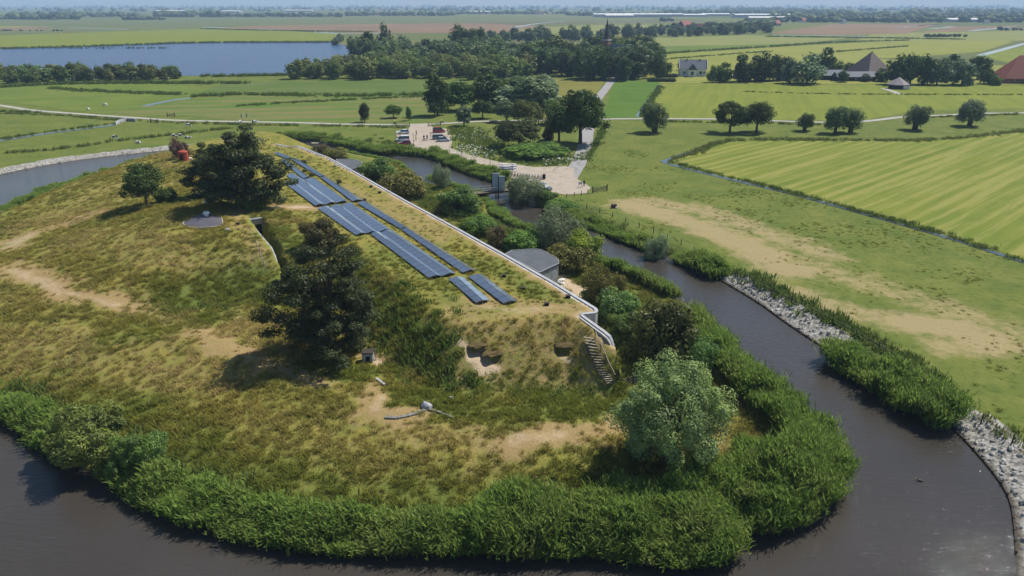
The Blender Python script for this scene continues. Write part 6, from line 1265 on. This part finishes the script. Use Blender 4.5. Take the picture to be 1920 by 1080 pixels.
# pyramid-roofed farmhouse
h = at_house('big pyramid-roofed farmhouse with brown-grey tiles behind low sheds', 1627, 146, R(20), 'farmhouse', 'farmhouse'); w, ro, T = gable(h, 19, 19, 2.8, 11.5, M_BRICK, M_THATCH, .5, .96)
for x in (-4, 3): window(h, T, x, -9.5, .9, 1.2, 1.4)
for x, z in ((-3.5, 5.4), (3.2, 5.6)): m = MB(); m.box((x, -5.9 - .1, z), (1.0, .5, .8)); m.build('skylight', M_COPE, ro)
m = MB(); m.box((0, -9.56, 0), (1.1, .08, 2.1)); m.build('door', M_DWOOD, h); chimney(ro, T, 0, 0, 13.5, 1.2)
for lab, bx, by, L, W, hw, hr, wm_, rm in [('low dark shed with pale roof left of the pyramid farmhouse', 1558, 149, 12, 7, 2.6, 2.6, M_BWALL, M_TGREY), ('long low shed with grey roof in front of the pyramid farmhouse', 1600, 151, 22, 7, 2.4, 2.4, M_BWALL, M_TGREY)]:
    h = at_house(lab, bx, by, R(3), 'shed', 'shed'); w, ro, T = gable(h, L, W, hw, hr, wm_, rm); window(h, T, 0, -W / 2, .8, 1.4, 1.0); m = MB(); m.box((L * .3, -W / 2 - .05, 0), (1.6, .07, 2.0)); m.build('door', M_DWOOD, h); m = MB(); m.box((L / 2 + .37, 0, hw + hr * .2), (.08, W * .7, .25)); m.build('barge_board', M_WHITE, ro)
# many-sided hut
p = P(1683, 166, LAND); h = thing('polygonal_hut', 'small eight-sided dark hut with a pointed red-brown roof in the bright field', 'hut', tuple(p))
MB().tube([(0, 0, -.3), (0, 0, 2.2)], 4.6, 8).build('wall', M_BWALL, h); ro = MB().tube([(0, 0, 2.0), (0, 0, 2.15), (0, 0, 5.6)], [5.6, 5.6, .15], 8).build('roof', M_TLIL, h); m = MB().box((1.5, -4.4, .3), (1.8, .15, 1.4)).build('door', M_WHITE, h); MB().box((3.4, -3.6, .0), (1.6, 1.2, 1.5)).build('annex', M_WWALL, h)
# red farmhouse right
h = at_house('large farmhouse with steep red tiled roof at the far end of the windbreak', 1912, 154, R(-8), 'farmhouse', 'farmhouse'); w, ro, T = gable(h, 24, 18, 3.0, 11.0, M_BRICK, M_TRED, .5, .75); m = MB(); m.box((1, -5.6, 7.2), (1.4, .5, 1.0)); m.build('skylight', M_WHITE, ro)
w2, r2, T2 = gable(h, 12, 8, 3.0, 4.2, M_BWALL, M_TRED, .4, 0, 0, 2, -11, R(78), ('wing_wall', 'wing_roof')); m = MB(); m.beam((3.2 - .4, -17.5, 3.0), (3.2, -17.6, 7.4), .2, .35); m.build('barge_board', M_WHITE, h); window(h, T2, -6, 0, 1.0, 1.4, 1.4, 'x', -1); window(h, T, -6, -9, 1.0, 1.2, 1.4)
# garden shed
h = at_house('small shed with salmon red roof at the village end of the road', 1187, 139, R(10), 'shed', 'shed'); w, ro, T = gable(h, 7, 5, 2.3, 2.0, M_BWALL, mat_tiles('salmon_roof', (.42, .14, .11), (.5, .19, .15))); window(h, T, 0, -2.5, .8, 1.0, .9)
# church
h = at_house('village church with slate roof and slender dark spire among tall trees', 1163, 124, R(-35), 'church', 'church'); w, ro, T = gable(h, 20, 9, 6, 8, M_BRICK, M_TGREY, .3)
tw = MB().box((-11.5, 0, -.3), (4.6, 4.6, 17)).build('tower', M_BRICK, h); MB().box((-11.5, 0, 16.704), (5.0, 5.0, .5)).build('cornice', M_WHITE, tw); sp = MB().tube([(-11.5, 0, 17.21), (-11.5, 0, 19), (-11.5, 0, 31)], [2.6, 1.9, .08], 8).build('spire', M_TDARK, tw); MB().box((-11.5, -2.33, 12), (1.4, .05, 2.2)).build('belfry_window', M_DARK, tw)
for x in (-6, -2, 2, 6): window(h, T, x, -4.5, 2.0, 1.1, 3.0)
h = at_house('steep grey roofed house just below the church spire', 1166, 142, R(-50)); w, ro, T = gable(h, 13, 8, 3, 6, M_BRICK, M_TGREY); window(h, T, -2, -4, 1, 1.2, 1.4); window(h, T, 3, -4, 1, 1.2, 1.4)
# clipped hedges
for lab, pts in [('long clipped dark hedge in front of the white house garden', [(1217, 153), (1264, 153.5)]), ('low clipped hedge behind the long one by the white house', [(1232, 145), (1268, 145)])]:
    a, b = P(*pts[0]), P(*pts[1]); n = 40; Cn = a + (b - a) * np.linspace(0, 1, n)[:, None] + (0, 0, 1.0); me = leaf_mesh('foliage', Cn, np.full(n, 1.5), 90, .3, .2, .3, np.random.default_rng(3)); me.materials.append(M_LEAF); t = thing('hedge', lab, 'hedge'); o = obj('foliage', me, None, t); o.color = (.05, .08, .025, 1); MB().beam(a + (0, 0, .5), b + (0, 0, .5), .6, 1.2).build('stems', M_DWOOD, t)
# far houses
rh = np.random.default_rng(12)
def far_house(label, group, px, py, L, W, hw, hr, wm_, rm, yaw):
    p = P(px, py, LAND); t = thing('far_house', label, 'house', (p[0], p[1], LAND), yaw, group); gable(t, L, W, hw, hr, wm_, rm, .3)
for px, py, rm, s in [(1284, 56, M_TRED, 2.2), (1312, 53, M_TRED, 1.2), (1325, 54, M_TRED, 1.3), (1195, 62, M_TRED, 1.0), (1145, 64, M_TRED, 1.0), (1236, 61, M_TRED, 1.0), (1017, 27.5, M_TRED, 1.8), (1008, 28, M_TRED, 1.5), (1505, 42, M_TRED, 1.6), (1512, 40, M_TRED, 1.3), (1455, 48, M_TRED, 1.6), (600, 29.5, M_TRED, 1.6), (400, 29.5, M_TRED, 1.6), (390, 30, M_TRED, 1.3), (708, 29, M_TRED, 1.5)]:
    far_house('small far house with a red roof among the hazy trees', 'far red-roofed houses', px, py, 11 * s, 8 * s, 2.6 * s, 4.0 * s, M_WWALL if rh.random() < .5 else M_BRICK, rm, rh.uniform(-.8, .8))
for px, py, s in [(1062, 69, 1.2), (1135, 66, 1.3), (1190, 64, 1.4), (1210, 64, 1.2), (1296, 60, 1.6), (1215, 60, 1.0), (940, 77, 1.2), (990, 73, 1.3), (985, 75, 1.0), (1000, 74, 1.0), (1070, 71, 1.3), (1177, 62, 1.2), (770, 28, 1.4), (795, 27, 1.4), (1580, 44, 1.3), (1822, 41, 1.6), (1720, 40, 1.3), (1790, 38, 1.3), (1890, 36, 1.6), (1848, 44, 1.2), (1640, 40, 1.3)]:
    far_house('small far house with a dark roof and pale walls in the hazy village', 'far dark-roofed houses', px, py, 11 * s, 8 * s, 3 * s, 3.6 * s, M_WWALL, M_TDARK, rh.uniform(-.8, .8))
for px, py, L, hw in [(1185, 32, 260, 9), (1225, 31, 200, 8), (1160, 33, 90, 7), (1420, 33, 160, 9), (1475, 32, 120, 8), (1270, 31, 90, 6), (1300, 31, 80, 6), (560, 22, 160, 8), (430, 24, 120, 8), (905, 25, 130, 8), (1340, 30, 100, 7), (1440, 38, 110, 7), (1640, 39, 70, 5), (320, 23, 150, 8), (1800, 41, 70, 6)]:
    far_house('long low white industrial shed on the horizon', 'white sheds on the horizon', px, py, L, 40, hw, 2.5, M_GWALL, M_WWALL, rh.uniform(-.1, .1))
# wind turbines on the horizon
for px in (669, 692):
    p = P(px, 13.5, LAND); t = thing('wind_turbine', 'slender pale wind turbine on the far horizon', 'wind turbine', tuple(p), .3, 'wind turbines on the horizon'); MB().tube([(0, 0, -1), (0, 0, 95)], [2.4, 1.3], 10).build('tower', M_GWALL, t); MB().box((0, -2, 94), (4, 9, 4)).build('nacelle', M_GWALL, t)
    for k in range(3): a = R(20 + 120 * k); MB().beam((0, -7, 96), (42 * math.sin(a), -7, 96 + 42 * math.cos(a)), 2.2, .5, (0, 1, 0)).build('blade', M_GWALL, t)
# ---------------------------------------------------------------- haze
HZ = NT('haze_air'); HZ.n.remove(HZ.b); pv = HZ.N('VolumePrincipled'); pv.inputs['Color'].default_value = (.52, .74, 1.0, 1); pv.inputs['Density'].default_value = 1.5e-4; pv.inputs['Anisotropy'].default_value = 0.0
HZ.t.links.new(pv.outputs[0], HZ.out.inputs['Volume'])
hz = MB().add([(x, y, z) for z in (-3, 150) for x, y in ((-13900, -590), (13900, -590), (13900, 13900), (-13900, 13900))], [(3, 2, 1, 0), (4, 5, 6, 7), (0, 1, 5, 4), (1, 2, 6, 5), (2, 3, 7, 6), (3, 0, 4, 7)]).build('haze', HZ.m)
tag(hz, 'thin bluish summer haze over the whole polder', 'haze', None, 'stuff')
